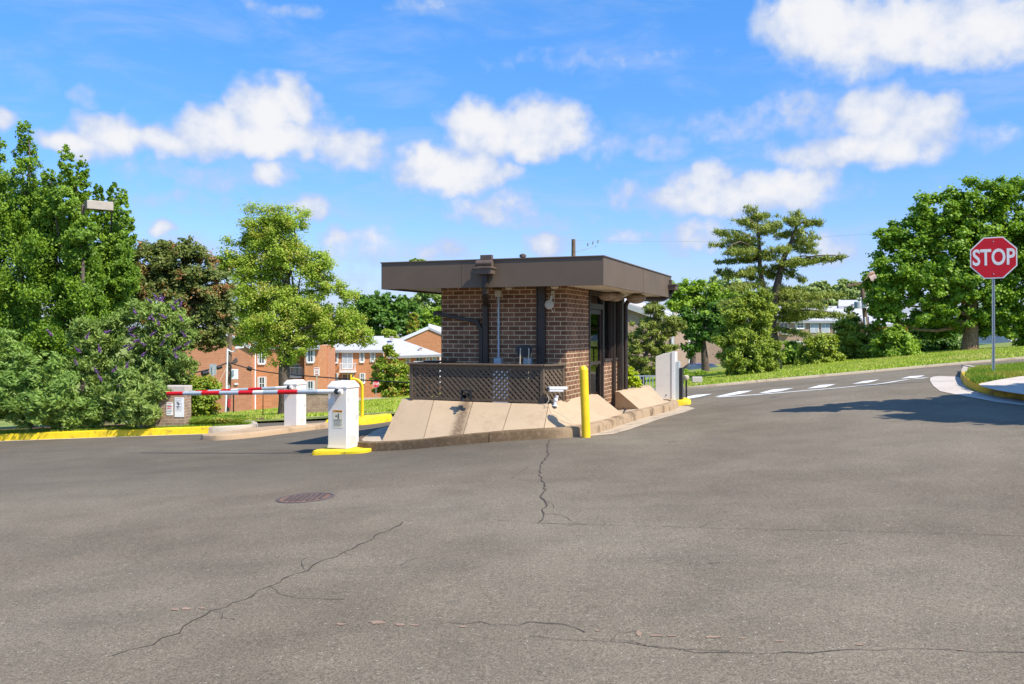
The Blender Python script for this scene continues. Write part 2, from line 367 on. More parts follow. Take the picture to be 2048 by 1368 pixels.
M = {}
M['asphalt'] = asphalt_mat('asphalt', (0.150, 0.122, 0.086), (0.196, 0.164, 0.119))
M['crack'] = plain('crack', (0.060, 0.048, 0.038), 0.95, var=0.3)
M['stain'] = plain('clay_stain', (0.27, 0.18, 0.125), 0.9, var=0.2, scale=20)
M['white_line'] = plain('white_line', (0.74, 0.73, 0.70), 0.7, var=0.08, scale=8, dirt=0.5, dirtcol=(0.35, 0.34, 0.32))
M['yellow_kerb'] = plain('yellow_kerb', (0.80, 0.56, 0.012), 0.65, var=0.14, scale=3.5, bump=0.5, bscale=35, dirt=0.8, dirtcol=(0.30, 0.20, 0.045))
M['yellow_worn'] = kerb_mat('yellow_worn', (0.62, 0.40, 0.02), (0.72, 0.48, 0.04), (0.16, 0.11, 0.05), 0.75)
M['yellow'] = plain('yellow_paint', (0.84, 0.55, 0.010), 0.38, var=0.08, scale=5, bump=0.08, bscale=20, spec=0.5, dirt=.3, dirtcol=(.45, .27, .02))
M['kerb'] = kerb_mat('kerb_concrete', (0.32, 0.22, 0.125), (0.40, 0.285, 0.17), (0.085, 0.05, 0.022), 0.92, moss=True)
M['kerb_light'] = kerb_mat('kerb_light', (0.44, 0.37, 0.28), (0.53, 0.45, 0.35), (0.24, 0.17, 0.11), 0.6)
M['gutter'] = kerb_mat('gutter_concrete', (0.42, 0.33, 0.23), (0.50, 0.41, 0.30), (0.16, 0.11, 0.07), 0.6)
M['kerb_tan'] = kerb_mat('kerb_tan', (0.40, 0.27, 0.155), (0.50, 0.35, 0.21), (0.20, 0.13, 0.07), 0.6)
M['walk'] = kerb_mat('walk_concrete', (0.50, 0.43, 0.37), (0.56, 0.49, 0.42), (0.36, 0.30, 0.24), 0.4)
M['grass'] = None
# ------------------------------------------------------------------ ground, roads
def soil_mat():
    m, t, b, _ = new_mat('turf_ground'); tc = t.new('ShaderNodeTexCoord'); o = tc.outputs['Object']
    n = t.noise(o, 0.5, 5, 0.6); n2 = t.noise(o, 14, 4, 0.7)
    c = t.mix(t.ramp(n, 0.35, 0.65), (0.15, 0.20, 0.025), (0.26, 0.29, 0.05))
    c = t.mix(1.0, c, t.mix(t.ramp(n2, 0.3, 0.7), (0.55,) * 3, (1.35,) * 3), 'MULTIPLY')
    t.link(c, b.inputs['Base Color']); b.inputs['Roughness'].default_value = 0.95
    bp = t.new('ShaderNodeBump'); bp.inputs['Strength'].default_value = 1.0; bp.inputs['Distance'].default_value = 0.05
    t.link(n2, bp.inputs['Height']); t.link(bp.outputs[0], b.inputs['Normal']); return m
M['turf'] = soil_mat()
M['kerb_far'] = kerb_mat('kerb_far', (0.34, 0.27, 0.18), (0.42, 0.35, 0.25), (0.22, 0.15, 0.09), 0.6)
M['mulch'] = plain('mulch', (0.16, 0.075, 0.045), 0.95, var=0.4, scale=18, bump=1.0, bscale=30)
def axis(vals):
    return np.array(vals)
gx = np.concatenate([-np.geomspace(700, 42, 26), np.arange(-40, 40.1, 1.0), np.geomspace(42, 700, 26)])
gy = np.concatenate([-np.geomspace(300, 22, 12), np.arange(-20, 60.1, 1.0), np.geomspace(62, 1500, 40)])
XX, YY = np.meshgrid(gx, gy); q = np.stack([XX.ravel(), YY.ravel()], 1)
rr = np.linalg.norm(q, axis=1); tz = Tn(np.where(rr[:, None] > 180, q * (180 / np.maximum(rr, 1))[:, None], q)) - 0.06
nx, ny = len(gx), len(gy); idx = np.arange(nx * ny).reshape(ny, nx)
Fq = np.stack([idx[:-1, :-1], idx[:-1, 1:], idx[1:, 1:], idx[1:, :-1]], -1).reshape(-1, 4)
struct(np_mesh('ground', np.column_stack([q, tz]), Fq, M['turf'], smooth=True))
# asphalt sheet with its cracks and clay stains
ax_, ay_ = np.arange(-42, 42.01, 0.6), np.arange(-14, 40.01, 0.6)
XX, YY = np.meshgrid(ax_, ay_); q = np.stack([XX.ravel(), YY.ravel()], 1)
nx, ny = len(ax_), len(ay_); idx = np.arange(nx * ny).reshape(ny, nx)
Fq = np.stack([idx[:-1, :-1], idx[:-1, 1:], idx[1:, 1:], idx[1:, :-1]], -1).reshape(-1, 4)
road = struct(np_mesh('asphalt_road', np.column_stack([q, Tn(q)]), Fq, M['asphalt'], smooth=True))

def drape(name, poly, dz, mat, res=0.6, smooth=True):
    bm = bmesh.new(); vs = [bm.verts.new((p[0], p[1], 0)) for p in poly]; bm.faces.new(vs)
    bmesh.ops.triangulate(bm, faces=bm.faces[:])
    xs = [p[0] for p in poly]; ys = [p[1] for p in poly]
    for a, lo, hi in ((0, min(xs), max(xs)), (1, min(ys), max(ys))):
        k = math.ceil(lo / res)
        while k * res < hi:
            co = (k * res, 0, 0) if a == 0 else (0, k * res, 0); no = (1, 0, 0) if a == 0 else (0, 1, 0)
            bmesh.ops.bisect_plane(bm, geom=bm.verts[:] + bm.edges[:] + bm.faces[:], plane_co=co, plane_no=no); k += 1
    bmesh.ops.remove_doubles(bm, verts=bm.verts[:], dist=1e-4)
    z = Tn([[v.co.x, v.co.y] for v in bm.verts])
    for v, zz in zip(bm.verts, z): v.co.z = zz + dz
    bmesh.ops.recalc_face_normals(bm, faces=bm.faces[:])
    if sum(f.normal.z for f in bm.faces) < 0: bmesh.ops.reverse_faces(bm, faces=bm.faces[:])
    me = bpy.data.meshes.new(name); bm.to_mesh(me); bm.free(); me.materials.append(mat)
    if smooth: me.polygons.foreach_set('use_smooth', [True] * len(me.polygons))
    o = bpy.data.objects.new(name, me); COL.objects.link(o); return o
def ribbon(pts, w, dz, mb, mi=0):
    """flat ribbon following the ground; w is a number or list of full widths"""
    pts = [Vector((p[0], p[1])) for p in pts]; n = len(pts)
    ws = w if isinstance(w, list) else [w] * n; L, Rr = [], []
    for i, p in enumerate(pts):
        d = (pts[min(i + 1, n - 1)] - pts[max(i - 1, 0)]).normalized(); s = Vector((-d.y, d.x)) * ws[i] / 2
        L.append(p + s); Rr.append(p - s)
    zs = Tn([[v.x, v.y] for v in L + Rr]) + dz
    mb.add([(v.x, v.y, z) for v, z in zip(L + Rr, zs)], [(i, i + 1, n + i + 1, n + i) for i in range(n - 1)], mi)
def crack(pix, w=0.02, jit=0.035, sub=14, seed=1):
    rs = random.Random(seed); pts = [G(*p) for p in pix]; out = []
    for a, b in zip(pts[:-1], pts[1:]):
        L = (b - a).length; k = max(2, int(L / 0.09)); s = Vector((-(b - a).y, (b - a).x, 0)).normalized()
        for i in range(k): out.append(a.lerp(b, i / k) + s * rs.uniform(-jit, jit))
    out.append(pts[-1]); return out, [w * rs.uniform(0.35, 1.3) for _ in out]
cm = MB()
CR = [([(1099,881),(1093,900),(1097,907),(1086,925),(1080,930),(1078,940),(1080,949)], .028, .022),
      ([(1080,949),(1087,957),(1085,970),(1092,980),(1083,1000),(1090,1010),(1086,1027),(1077,1045)], .032, .03),
      ([(1083,1000),(1100,1006),(1108,1016)], .010, .015), ([(1086,925),(1060,932),(1040,945),(1020,958)], .009, .02), ([(690,1104),(705,1112),(722,1113)], .009, .02), ([(430,1222),(448,1236),(470,1240)], .010, .02), ([(610,1141),(600,1128),(612,1116)], .008, .015), ([(1400,1056),(1420,1044),(1445,1040)], .008, .015), ([(1220,1283),(1240,1268),(1275,1262)], .008, .02),
      ([(995,1041),(1075,1046),(1160,1050),(1300,1052),(1400,1056),(1500,1059),(1640,1061),(1760,1064),(1900,1068),(2100,1074)], .013, .008),
      ([(1090,1027),(1125,1032),(1150,1045),(1172,1049)], .012, .015),
      ([(812,1044),(770,1062),(735,1083),(690,1104),(650,1122),(610,1141),(570,1158),(540,1172),(505,1192),(470,1207),(430,1222),(395,1242),(350,1266),(300,1288),(225,1312)], .022, .035),
      ([(900,1248),(960,1245),(1010,1252),(1060,1246),(1120,1250),(1170,1265)], .013, .02),
      ([(1060,1272),(1130,1280),(1220,1283),(1300,1292),(1390,1303),(1500,1306),(1620,1306),(1760,1300),(1900,1301),(2060,1306)], .012, .02),
      ([(1190,1278),(1260,1285),(1340,1300),(1460,1303)], .01, .02),
      ([(540,1172),(560,1188),(600,1197),(690,1200)], .009, .02),
      ([(1010,950),(1040,945),(1080,948)], .012, .02),
      ([(230,1000),(262,985),(300,974),(345,966)], .008, .015),
      ([(800,1130),(830,1118),(870,1113)], .008, .02), ([(1670,1090),(1700,1086)], .01, .01), ([(1420,1128),(1440,1126)], .02, .01)]
for i, (pix, w, j) in enumerate(CR):
    p, ws = crack(pix, w, j, seed=i + 3); ribbon(p, [a * .48 for a in ws], 0.004, cm, 0)
rs = random.Random(5)
def blot(px, py, rx, ry, mi):
    c = G(px, py); k = 11; vs = []
    for i in range(k):
        a = 2 * math.pi * i / k; q = G(px + rx * math.cos(a) * rs.uniform(.55, 1.1), py + ry * math.sin(a) * rs.uniform(.55, 1.1)); vs.append((q.x, q.y, T(q.x, q.y) + 0.0035))
    cm.add(vs, [tuple(range(k))], mi)
for b in [(350,1219,9,3),(372,1218,12,3),(405,1217,9,2),(683,1249,14,2),(757,1246,20,4),(800,1250,14,2.5),(830,1251,12,2),(925,1254,9,2),(1278,1267,6,7),(1312,1272,20,2.5),(1345,1272,12,2),
          (1425,1275,20,2.5),(1485,1277,10,2),(1195,1262,5,2),(1720,1290,12,2),(1560,1283,14,2),(1920,1301,10,2)]: blot(*b, 1)
crk = struct(cm.build('road_cracks', [M['crack'], M['stain']], recalc=False))
# painted markings on the cross road
mk = MB()
def mark(pix):
    vs = [G(*p) for p in pix]; vs = [(v.x, v.y, T(v.x, v.y) + 0.006) for v in vs]; mk.add(vs, [tuple(range(len(vs)))])
for q_ in [[(1366,797),(1372,794),(1392,790),(1424,788),(1400,794),(1376,798)], [(1429,794),(1455,788),(1478,783),(1505,781.5),(1481,788),(1452,792.5)],
          [(1518,786.5),(1545,779.5),(1587,776.5),(1560,783),(1535,786)], [(1614,777.5),(1640,770.5),(1672,768.5),(1650,775)],
          [(1704,768.5),(1728,762.5),(1759,759.5),(1738,765.5)], [(1801,757.5),(1820,753),(1850,751),(1836,755.5)]]: mark(q_)
ln = [G(*p) for p in [(1436,794.5),(1500,790.5),(1600,782.5),(1700,774),(1780,765),(1852,755.5)]]
ribbon(cat(ln, 5), 0.13, 0.006, mk)
struct(mk.build('road_markings', M['white_line'], recalc=False))

def offset_poly(pts, d):
    out = []; n = len(pts)
    for i, p in enumerate(pts):
        a, b = pts[max(i - 1, 0)], pts[min(i + 1, n - 1)]; t = Vector((b[0] - a[0], b[1] - a[1])).normalized()
        out.append(Vector((p[0] - t.y * d, p[1] + t.x * d)))
    return out
def kerb(name, pts, mat, h=0.15, w=0.15, side=1, joint=2.4, rnd=0.03, jz=0.0, kind=True):
    """kerb along pts (front bottom line); width grows to the left (side=1)"""
    pts = [Vector((p[0], p[1])) for p in pts]; mb = MB()
    prof = [(0.0, -0.12), (0.012, h - rnd * 1.4), (0.012 + rnd * .35, h - rnd * .35), (0.012 + rnd * 1.3, h), (w, h), (w, -0.12)]
    # resample
    d = [0]
    for a, b in zip(pts[:-1], pts[1:]): d.append(d[-1] + (b - a).length)
    def at(s):
        for i in range(len(d) - 1):
            if s <= d[i + 1] or i == len(d) - 2: return pts[i].lerp(pts[i + 1], (s - d[i]) / max(d[i + 1] - d[i], 1e-6))
    tot = d[-1]; nseg = max(1, round(tot / joint)); gap = 0.014 if nseg > 1 else 0
    for k in range(nseg):
        s0, s1 = tot * k / nseg + gap / 2 * (k > 0), tot * (k + 1) / nseg - gap / 2 * (k < nseg - 1); m = max(2, int((s1 - s0) / 0.25) + 1)
        ss = [s0 + (s1 - s0) * i / (m - 1) for i in range(m)]; vs = []
        for s in ss:
            p = at(s); a, b = at(max(0, s - .12)), at(min(tot, s + .12)); t = (b - a).normalized(); nrm = Vector((-t.y, t.x)) * side
            z0 = T(p.x, p.y)
            for (o, zz) in prof: vs.append((p.x + nrm.x * o, p.y + nrm.y * o, z0 + zz + rs.uniform(-jz, jz)))
        n = len(prof)
        mb.add(vs, [(i * n + j, i * n + (j + 1) % n, (i + 1) * n + (j + 1) % n, (i + 1) * n + j) for i in range(m - 1) for j in range(n)] + [tuple(range(n)), tuple((m - 1) * n + j for j in range(n))])
    o = mb.build(name, mat, smooth=True)
    if kind: struct(o)
    return o
# --- left verge behind the yellow kerb
LV = [(-34,24.6),(-24,23.0),(-16,21.6),(-12.3,20.95),(-9.5,20.45),(-7.6,20.12),(-6.95,20.02)]
LVb = [(-6.95,20.02),(-6.5,20.08),(-6.12,20.4),(-6.1,20.9),(-6.35,21.9),(-7.0,23.6),(-8.2,25.0),(-11,26.2),(-16,27.6),(-34,31)]
kerb('yellow_kerb_strip', cat(LV, 5), M['yellow_kerb'], h=0.16, w=0.17, side=1, joint=3.2)
kerb('concrete_kerb', cat(LVb, 5), M['kerb_light'], h=0.15, w=0.17, side=1, joint=3)
struct(drape('left_verge', [tuple(p) for p in offset_poly(cat(LV, 3)[:-1] + cat(LVb, 3), 0.14)], 0.142, M['turf'], 0.8))
gl_ = MB(); ribbon(offset_poly([Vector(p).to_2d() if False else Vector((p[0], p[1])) for p in cat(LV, 4)], -0.09), 0.2, 0.005, gl_)
struct(gl_.build('gutter_strip', M['kerb_light'], recalc=False))
# --- far verges: beyond the road on the left, behind the booth and on the right
FV = [(-42,36)] + [tuple(G(*p).xy) for p in [(330,850),(470,846),(560,841),(640,836),(720,831),(790,826)]] + [(-1.5,33.5),(1.2,29.5),(3.2,26.6),(5.2,25.05),(7.4,25.4),(10.1,26.1),(13,26.7),(15.9,27.1),(22,28),(42,31)]
fvp = cat(FV, 5)
kerb('far_kerb', fvp, M['kerb_far'], h=0.06, w=0.14, side=1, joint=4)
struct(drape('far_verge', [tuple(p.xy) if len(p) > 2 else tuple(p) for p in offset_poly(fvp, 0.14)] + [(70, 62), (-70, 62)], 0.06, M['turf'], 1.6))
# --- median island of the second gate
IS = [tuple(G(*p).xy) for p in [(404,880),(440,881),(500,876),(560,868.5),(620,861),(700,851.5),(780,843)]]
ISb = [(-3.3,23.5),(-4.3,22.7),(-5.3,21.4),(-5.9,20.2),(-6.35,19.0),(-6.6,18.5)]
isl = cat([IS[0]] + IS[1:] + ISb, 5, True)
kerb('median_kerb', isl + [isl[0]], M['kerb_tan'], h=0.11, w=0.16, side=1, joint=40, rnd=0.05)
struct(drape('median_island', [tuple(p) for p in offset_poly(isl, 0.15)], 0.108, M['kerb_tan'], 0.8))
# --- corner island with the stop sign
RI = [tuple(G(*p).xy) for p in [(2140,812),(2048,800),(1985,791),(1945,780),(1927,770),(1920,758),(1922,748),(1935,741.5)]]
RIb = [(10.6,18.6),(13,19.0),(18,19.6),(34,22)]
ryk = cat(RI[:6], 6); rck = cat(RI[5:] + RIb, 6)
kerb('corner_kerb_yellow', [(12.5, 10.2), (10.6, 12.2)] + [tuple(p) for p in ryk], M['yellow_worn'], h=0.155, w=0.17, side=-1, joint=1.9)
kerb('corner_kerb', rck, M['kerb_light'], h=0.155, w=0.17, side=-1, joint=3)
cornerp = [(12.5, 10.2), (10.6, 12.2)] + [tuple(p) for p in ryk][:-1] + [tuple(p) for p in rck]
ci = offset_poly(cornerp, -0.15)
struct(drape('corner_verge', [tuple(p) for p in ci] + [(34, 10)], 0.148, M['turf'], 0.8))
sw = [G(*p, .15) for p in [(1957,769),(1990,762),(2040,754),(2200,742),(2300,800),(2140,806),(2048,790),(1990,781),(1962,773.5)]]
struct(drape('sidewalk', [(p.x, p.y) for p in sw], 0.162, M['walk'], 0.8))
gn = [G(*p) for p in [(1861,756),(1868,753.5),(1880,752.5),(1910,753.5),(1921,757),(1924,766),(1932,775),(1947,783),(1990,793),(2048,802),(2140,814),(2140,820),(2048,811.5),(1990,804),(1930,793),(1880,783),(1866,772),(1860,762)]]
struct(drape('corner_gutter', [(p.x, p.y) for p in gn], 0.007, M['walk'], 0.8))

# ------------------------------------------------------------------ booth island
BK = [P(737,903,14.3),P(800,902,14.0),P(900,891,13.6),P(1010,882,13.4),P(1110,876,13.4),P(1170,873,13.6),P(1200,866,14),P(1250,848,15),P(1300,833,16.5),P(1352,819,18.2)]
bk = cat([p.to_2d() for p in BK], 6)
BB = [Vector((3.55,18.6)),Vector((3.5,19.2)),Vector((2.9,19.7)),Vector((1.0,20.6)),Vector((-1.0,20.6)),Vector((-2.6,18.0)),Vector((-2.75,15.5)),Vector((-2.62,14.6))]
isp = bk + cat(BB, 4)[0:]
kerb('booth_kerb', [tuple(p) for p in isp] + [tuple(isp[0])], M['kerb'], h=0.15, w=0.16, side=1, joint=2.1, jz=0.002)
struct(drape('booth_island', [tuple(p) for p in offset_poly(isp, 0.14)], 0.146, M['gutter'], 0.6))
gt = [G(*p) for p in [(1168,871),(1180,872.5),(1226,868.5),(1261,859),(1296,847),(1331,835),(1366,826),(1390,817),(1377,813),(1356,812),(1340,818),(1300,829),(1250,844),(1200,862)]]
struct(drape('booth_gutter', [(p.x, p.y) for p in gt], 0.006, M['gutter'], 0.8))

def apron_mat():
    m, t, b, _ = new_mat('apron_concrete'); tc = t.new('ShaderNodeTexCoord'); o = tc.outputs['Object']
    n = t.noise(o, 1.5, 5, 0.6); n2 = t.noise(o, 70, 3, 0.7)
    c = t.mix(t.ramp(n, 0.3, 0.7), (0.41, 0.305, 0.20), (0.46, 0.345, 0.225))
    c = t.mix(1.0, c, t.mix(t.ramp(n2, 0.3, 0.7), (0.88,) * 3, (1.1,) * 3), 'MULTIPLY')
    s = t.new('ShaderNodeSeparateXYZ'); t.link(o, s.inputs[0])
    cx = t.math('ADD', s.outputs['X'], t.math('MULTIPLY_ADD', s.outputs['Y'], -0.147, 0.78 + 14.5 * 0.147))
    d = t.math('ABSOLUTE', t.math('ADD', cx, t.math('MULTIPLY', t.math('SUBTRACT', t.noise(o, 9, 4, 0.7), 0.5), 0.16)))
    st = t.math('MULTIPLY', t.ramp(d, 0.02, 0.17, 1, 0, True), t.ramp(t.noise(o, 26, 4, 0.7), 0.3, 0.55, 0.35, 1))
    c = t.mix(t.math('MULTIPLY', st, 0.8), c, (0.10, 0.062, 0.035))
    n3 = t.noise(o, 3.3, 6, 0.7)
    c = t.mix(t.math('MULTIPLY', t.ramp(n3, 0.5, 0.72, 0, 1, True), 0.42), c, (0.29, 0.20, 0.125))
    t.link(c, b.inputs['Base Color']); b.inputs['Roughness'].default_value = 0.85; b.inputs['Specular IOR Level'].default_value = 0.2
    bp = t.new('ShaderNodeBump'); bp.inputs['Strength'].default_value = 0.25; bp.inputs['Distance'].default_value = 0.004
    t.link(n2, bp.inputs['Height']); t.link(bp.outputs[0], b.inputs['Normal']); return m
M['apron'] = apron_mat(); M['apron_plain'] = M['apron']
crest = [P(803,800,15.0),P(867,802.5,14.75),P(945,805.5,14.5),P(1022,808.5,14.2),P(1075,810,14.02),P(1097,810,13.98),P(1112,807.5,14.1),P(1125,801,14.4),P(1140,794.5,14.75),P(1160,790.5,15.25),P(1180,788.6,15.7),P(1197,789.5,16.0)]
foot = [P(762,886,14.4),P(846,881.5,14.0),P(925,872.5,13.75),P(1004,864,13.62),P(1050,860.5,13.58),P(1088,856.5,13.62),P(1115,853.5,13.68),P(1142,850,13.78),P(1170,846.5,13.95),P(1200,840.5,14.35),P(1225,834.5,14.8),P(1247,829.5,15.25)]
back = [Vector((c.x - (f.x - c.x) * .25, c.y + .5, c.z)) for c, f in zip(crest, foot)]
for i in range(6, 12): back[i] = crest[i] + Vector((-0.45, 0.18, 0))
def loft(mb, A, B, C_, i0, i1, g0=0.0, g1=0.0, drop=0.0, mi=0):
    """solid batter between stations i0..i1: foot B, crest A, back C"""
    rows = []
    for i in range(i0, i1 + 1):
        def sh(Pl):
            p = Pl[i].copy()
            if i == i0 and g0: p = p.lerp(Pl[i + 1], g0 / max((Pl[i + 1] - Pl[i]).length, 1e-3))
            if i == i1 and g1: p = p.lerp(Pl[i - 1], g1 / max((Pl[i] - Pl[i - 1]).length, 1e-3))
            p.z -= drop; return p
        a, b, c = sh(A), sh(B), sh(C_); inn = (a - b).normalized()
        rows.append([Vector((b.x, b.y, b.z - .35)), b, b.lerp(a, .93), a - Vector((0, 0, .004)) + inn * .03, c, Vector((c.x, c.y, b.z - .35))])
    n = 6; vs = [v for r_ in rows for v in r_]; m = len(rows)
    mb.add(vs, [(i * n + j, i * n + (j + 1) % n, (i + 1) * n + (j + 1) % n, (i + 1) * n + j) for i in range(m - 1) for j in range(n)] + [tuple(range(n)), tuple((m - 1) * n + j for j in range(n))], mi)
ap = MB(); cuts = [0, 1, 2, 3, 5, 11]
for k in range(len(cuts) - 1):
    loft(ap, crest, foot, back, cuts[k], cuts[k + 1], 0.006 * (k > 0), 0.006 * (k < len(cuts) - 2))
loft(ap, crest, foot, back, 0, 11, 0.05, 0.05, drop=0.02, mi=1)
M['joint'] = plain('joint', (0.22, 0.15, 0.10), .9)
tag(ap.build('concrete_apron', [M['apron'], M['joint']], smooth=True), 'long sloping tan concrete apron with a dark drain stain below the lattice screen', 'concrete apron')
w2c = [P(1240,785,17.0), P(1270,778.5,18.0), P(1301,771.4,19.0)]; w2f = [P(1279,818.6,16.85), P(1306,812.5,17.5), P(1333,806.5,18.25)]
w2b = [P(1223.6,783.7,17.35), P(1255,776,18.4), P(1290,770,19.4)]
wm = MB(); loft(wm, w2c, w2f, w2b, 0, 2)
tag(wm.build('concrete_wedge', M['apron_plain'], smooth=True), 'short tan concrete wedge in front of the bright shrub, right of the booth door', 'concrete wedge')
# ------------------------------------------------------------------ the guard booth
BO = (0.896, 14.43); BR = -R(21)
U = Vector((math.cos(R(21)), -math.sin(R(21)), 0)); V = Vector((math.sin(R(21)), math.cos(R(21)), 0))
def B(u, v, z): return Vector((BO[0], BO[1], 0)) + U * u + V * v + Vector((0, 0, z))
M['bbrick'] = brick_mat('booth_brick', (0.175, 0.082, 0.046), (0.29, 0.140, 0.080), (0.64, 0.50, 0.30), 0.205, 0.0765, 0.0068)
M['ibrick'] = brick_mat('inner_brick', (0.62, 0.25, 0.11), (0.70, 0.30, 0.15), (0.5, 0.35, 0.22), 0.205, 0.0765, 0.008)
M['fascia'] = plain('bronze_fascia', (0.132, 0.092, 0.060), 0.55, var=0.10, scale=1.6, bump=0.12, bscale=3, dirt=0.25, dirtcol=(0.10, 0.068, 0.042))
M['bronze'] = plain('dark_bronze', (0.040, 0.028, 0.021), 0.45, var=0.25, scale=9, bump=0.1, bscale=30)
M['bronze2'] = plain('weathered_bronze', (0.115, 0.080, 0.058), 0.5, var=0.2, scale=9, bump=0.1, bscale=30)
M['lattice'] = plain('brown_lattice', (0.118, 0.084, 0.054), 0.75, var=0.2, scale=10, bump=0.2, bscale=60)
M['soffit'] = plain('cream_soffit', (0.62, 0.55, 0.42), 0.8, var=0.06)
M['grey_metal'] = plain('galvanised_metal', (0.36, 0.42, 0.46), 0.45, metal=0.35, var=0.12, scale=14)
M['white_metal'] = plain('white_metal', (0.78, 0.78, 0.76), 0.35, var=0.04, scale=5)
M['beige'] = plain('beige_plastic', (0.50, 0.43, 0.32), 0.5, var=0.08)
M['black'] = plain('black_plastic', (0.016, 0.018, 0.022), 0.4, var=0.2)
M['glass'] = glass_mat('booth_glass', (0.80, 0.78, 0.75), refl=0.0)
bz0 = -0.25; SZ = 2.346; LW, DW = 2.28, 3.9
booth = thing('guard_booth', 'small flat-roofed brown brick guard booth with a deep bronze fascia in the middle', 'booth', (BO[0], BO[1], 0), BR)
w = MB(); th = 0.2
w.box(-LW, 0, bz0, 0, th, SZ + .03)                         # front
w.box(-LW, th, bz0, -LW + th, DW, SZ + .03, 0)              # left
w.box(-LW + th, DW - th, bz0, 0, DW, SZ + .03)              # back
w.box(-th, th, bz0, 0, 1.33, SZ + .03)                      # right, up to the door
w.box(-th, 2.32, bz0, 0, DW - th, 1.02)                     # low wall below the side window
w.build('wall', M['bbrick'], booth, uv=True)
ib = MB(); ib.box(-LW + th, th, 0.1, -LW + th + .02, DW - th, SZ, 0); ib.box(-LW + th + .02, DW - th - .02, 0.1, -th, DW - th, SZ, 0)
ib.build('inner_wall', M['ibrick'], booth, uv=True)
fl = MB(); fl.box(-LW + th, th, 0.0, -th + .05, DW - th - .03, 0.09); fl.box(-0.25, 1.33, 0.0, -.02, 2.32, 0.095)
fl.build('floor', M['walk'], booth)
dk = MB(); dk.box(-1.9, 2.4, .09, -1.2, 3.6, .85); dk.box(-1.75, 2.7, .85, -1.4, 3.1, 1.2)
dk.build('desk', M['bronze2'], booth)
# roof
rf = MB(); rf.box(-3.08, -.6, SZ, .77, 4.9, SZ + .03, 1); rf.box(-3.06, -.58, SZ + .03, .75, 4.88, SZ + .36, 2)
roof = rf.build('roof', [M['fascia'], M['soffit'], M['bronze2']], booth)
fa = MB(); z0, z1 = SZ - .035, SZ + .41
fa.box(-3.11, -.63, z0, .80, -.6, z1); fa.box(-3.11, 4.9, z0, .80, 4.93, z1)
fa.box(-3.11, -.6, z0, -3.08, 4.9, z1); fa.box(.77, -.6, z0, .80, 4.9, z1)
fa.box(-3.125, -.645, z1, .815, -.58, z1 + .018); fa.box(.75, -.58, z1, .815, 4.945, z1 + .018); fa.box(-3.125, -.58, z1, -3.06, 4.945, z1 + .018)
for s in (-1.6,): fa.box(s - .004, -.634, z0, s + .004, -.63, z1)
fa.box(.80, 2.2, z0, .804, 2.208, z1)
fa.build('fascia', M['fascia'], roof, bevel=.004)
vp = MB(); vp.tube([(-.95, .5, SZ + .36), (-.95, .5, SZ + .56)], .045, 12); vp.lathe([(.06, 0), (.06, .04), (.02, .06)], (-.95, .5, SZ + .54), 12); vp.build('vent_pipe', M['bronze2'], roof, smooth=True)
# scupper and conductor head on the front
def scupper(u, v, sgn, par, front=True):
    s = MB()
    if front:
        s.box(u - .10, v - .05, SZ + .33, u + .10, v + .03, SZ + .49); s.tube([(u - .14, v - .10, SZ + .345), (u + .14, v - .10, SZ + .345)], .055, 12)
        s.box(u - .15, v - .19, SZ + .17, u + .15, v, SZ + .26); s.box(u - .17, v - .21, SZ + .255, u + .17, v, SZ + .285); s.box(u - .12, v - .15, SZ + .26, u + .14, v, SZ + .30)
    else:
        s.box(u, v - .13, SZ + .12, u + .16, v + .13, SZ + .22); s.box(u, v - .15, SZ + .215, u + .18, v + .15, SZ + .24); s.box(u, v - .03, SZ + .24, u + .06, v + .03, SZ + .34)
    return s.build('scupper', M['bronze2'], par, bevel=.006)
scupper(-1.15, -.645, 1, roof)
dp = MB()
def rect_pipe(mb, pts, w_=.075, h_=.06):
    for a, b in zip(pts[:-1], pts[1:]): mb.bar(a, b, w_, h_, up=(0.3, 0, 1) if abs((Vector(b) - Vector(a)).z) < .9 * (Vector(b) - Vector(a)).length else (0, 1, 0))
    for p in pts[1:-1]: mb.obox(p, (w_ * .52, 0, 0), (0, h_ * .55, 0), (0, 0, h_ * .6))
rect_pipe(dp, [(-1.15, -.72, SZ + .19), (-1.15, -.72, SZ + .0), (-1.17, -.66, SZ - .10), (-1.41, -.07, SZ - .30), (-1.41, -.045, .42)], .085, .075)
dp.build('downspout', M['bronze'], booth, bevel=.005)
dp = MB(); rect_pipe(dp, [(-2.75, 1.2, SZ - .05), (-2.75, 1.2, SZ - .16), (-2.37, 1.0, SZ - .33), (-2.36, .5, SZ - .40), (-2.36, -.055, SZ - .44), (-1.58, -.055, 1.76), (-1.50, -.055, 1.62), (-1.50, -.055, .42)], .07, .06)
dp.build('downspout', M['bronze'], booth, bevel=.005)
dp = MB(); dp.box(-.485, -.05, .42, -.375, 0, SZ); dp.box(-.505, -.065, .42, -.485, 0, SZ); dp.box(-.375, -.065, .42, -.355, 0, SZ); dp.build('steel_column', M['bronze'], booth, bevel=.004)
cb_ = MB(); cb_.tube([(-1.19, -.035, .42), (-1.19, -.035, SZ - .12)], .018, 10); cb_.lathe([(.026, 0), (.026, .05)], (-1.19, -.035, 1.72), 10); cb_.lathe([(.026, 0), (.026, .05)], (-1.19, -.035, 1.1), 10)
c_ = cb_.build('conduit', M['grey_metal'], booth, smooth=True)
jb = MB(); jb.box(-1.245, -.08, SZ - .17, -1.135, 0, SZ - .06); jb.build('junction_box', M['beige'], booth, bevel=.006)
jb = MB(); jb.box(-1.255, -.10, .98, -1.125, 0, 1.14); jb.build('junction_box', M['grey_metal'], booth, bevel=.006, label='grey junction box at the foot of the conduit')
jb = MB(); jb.box(-.72, -.10, .98, -.585, 0, 1.15); jb.build('junction_box', M['grey_metal'], booth, bevel=.006, label='grey junction box behind the chair')
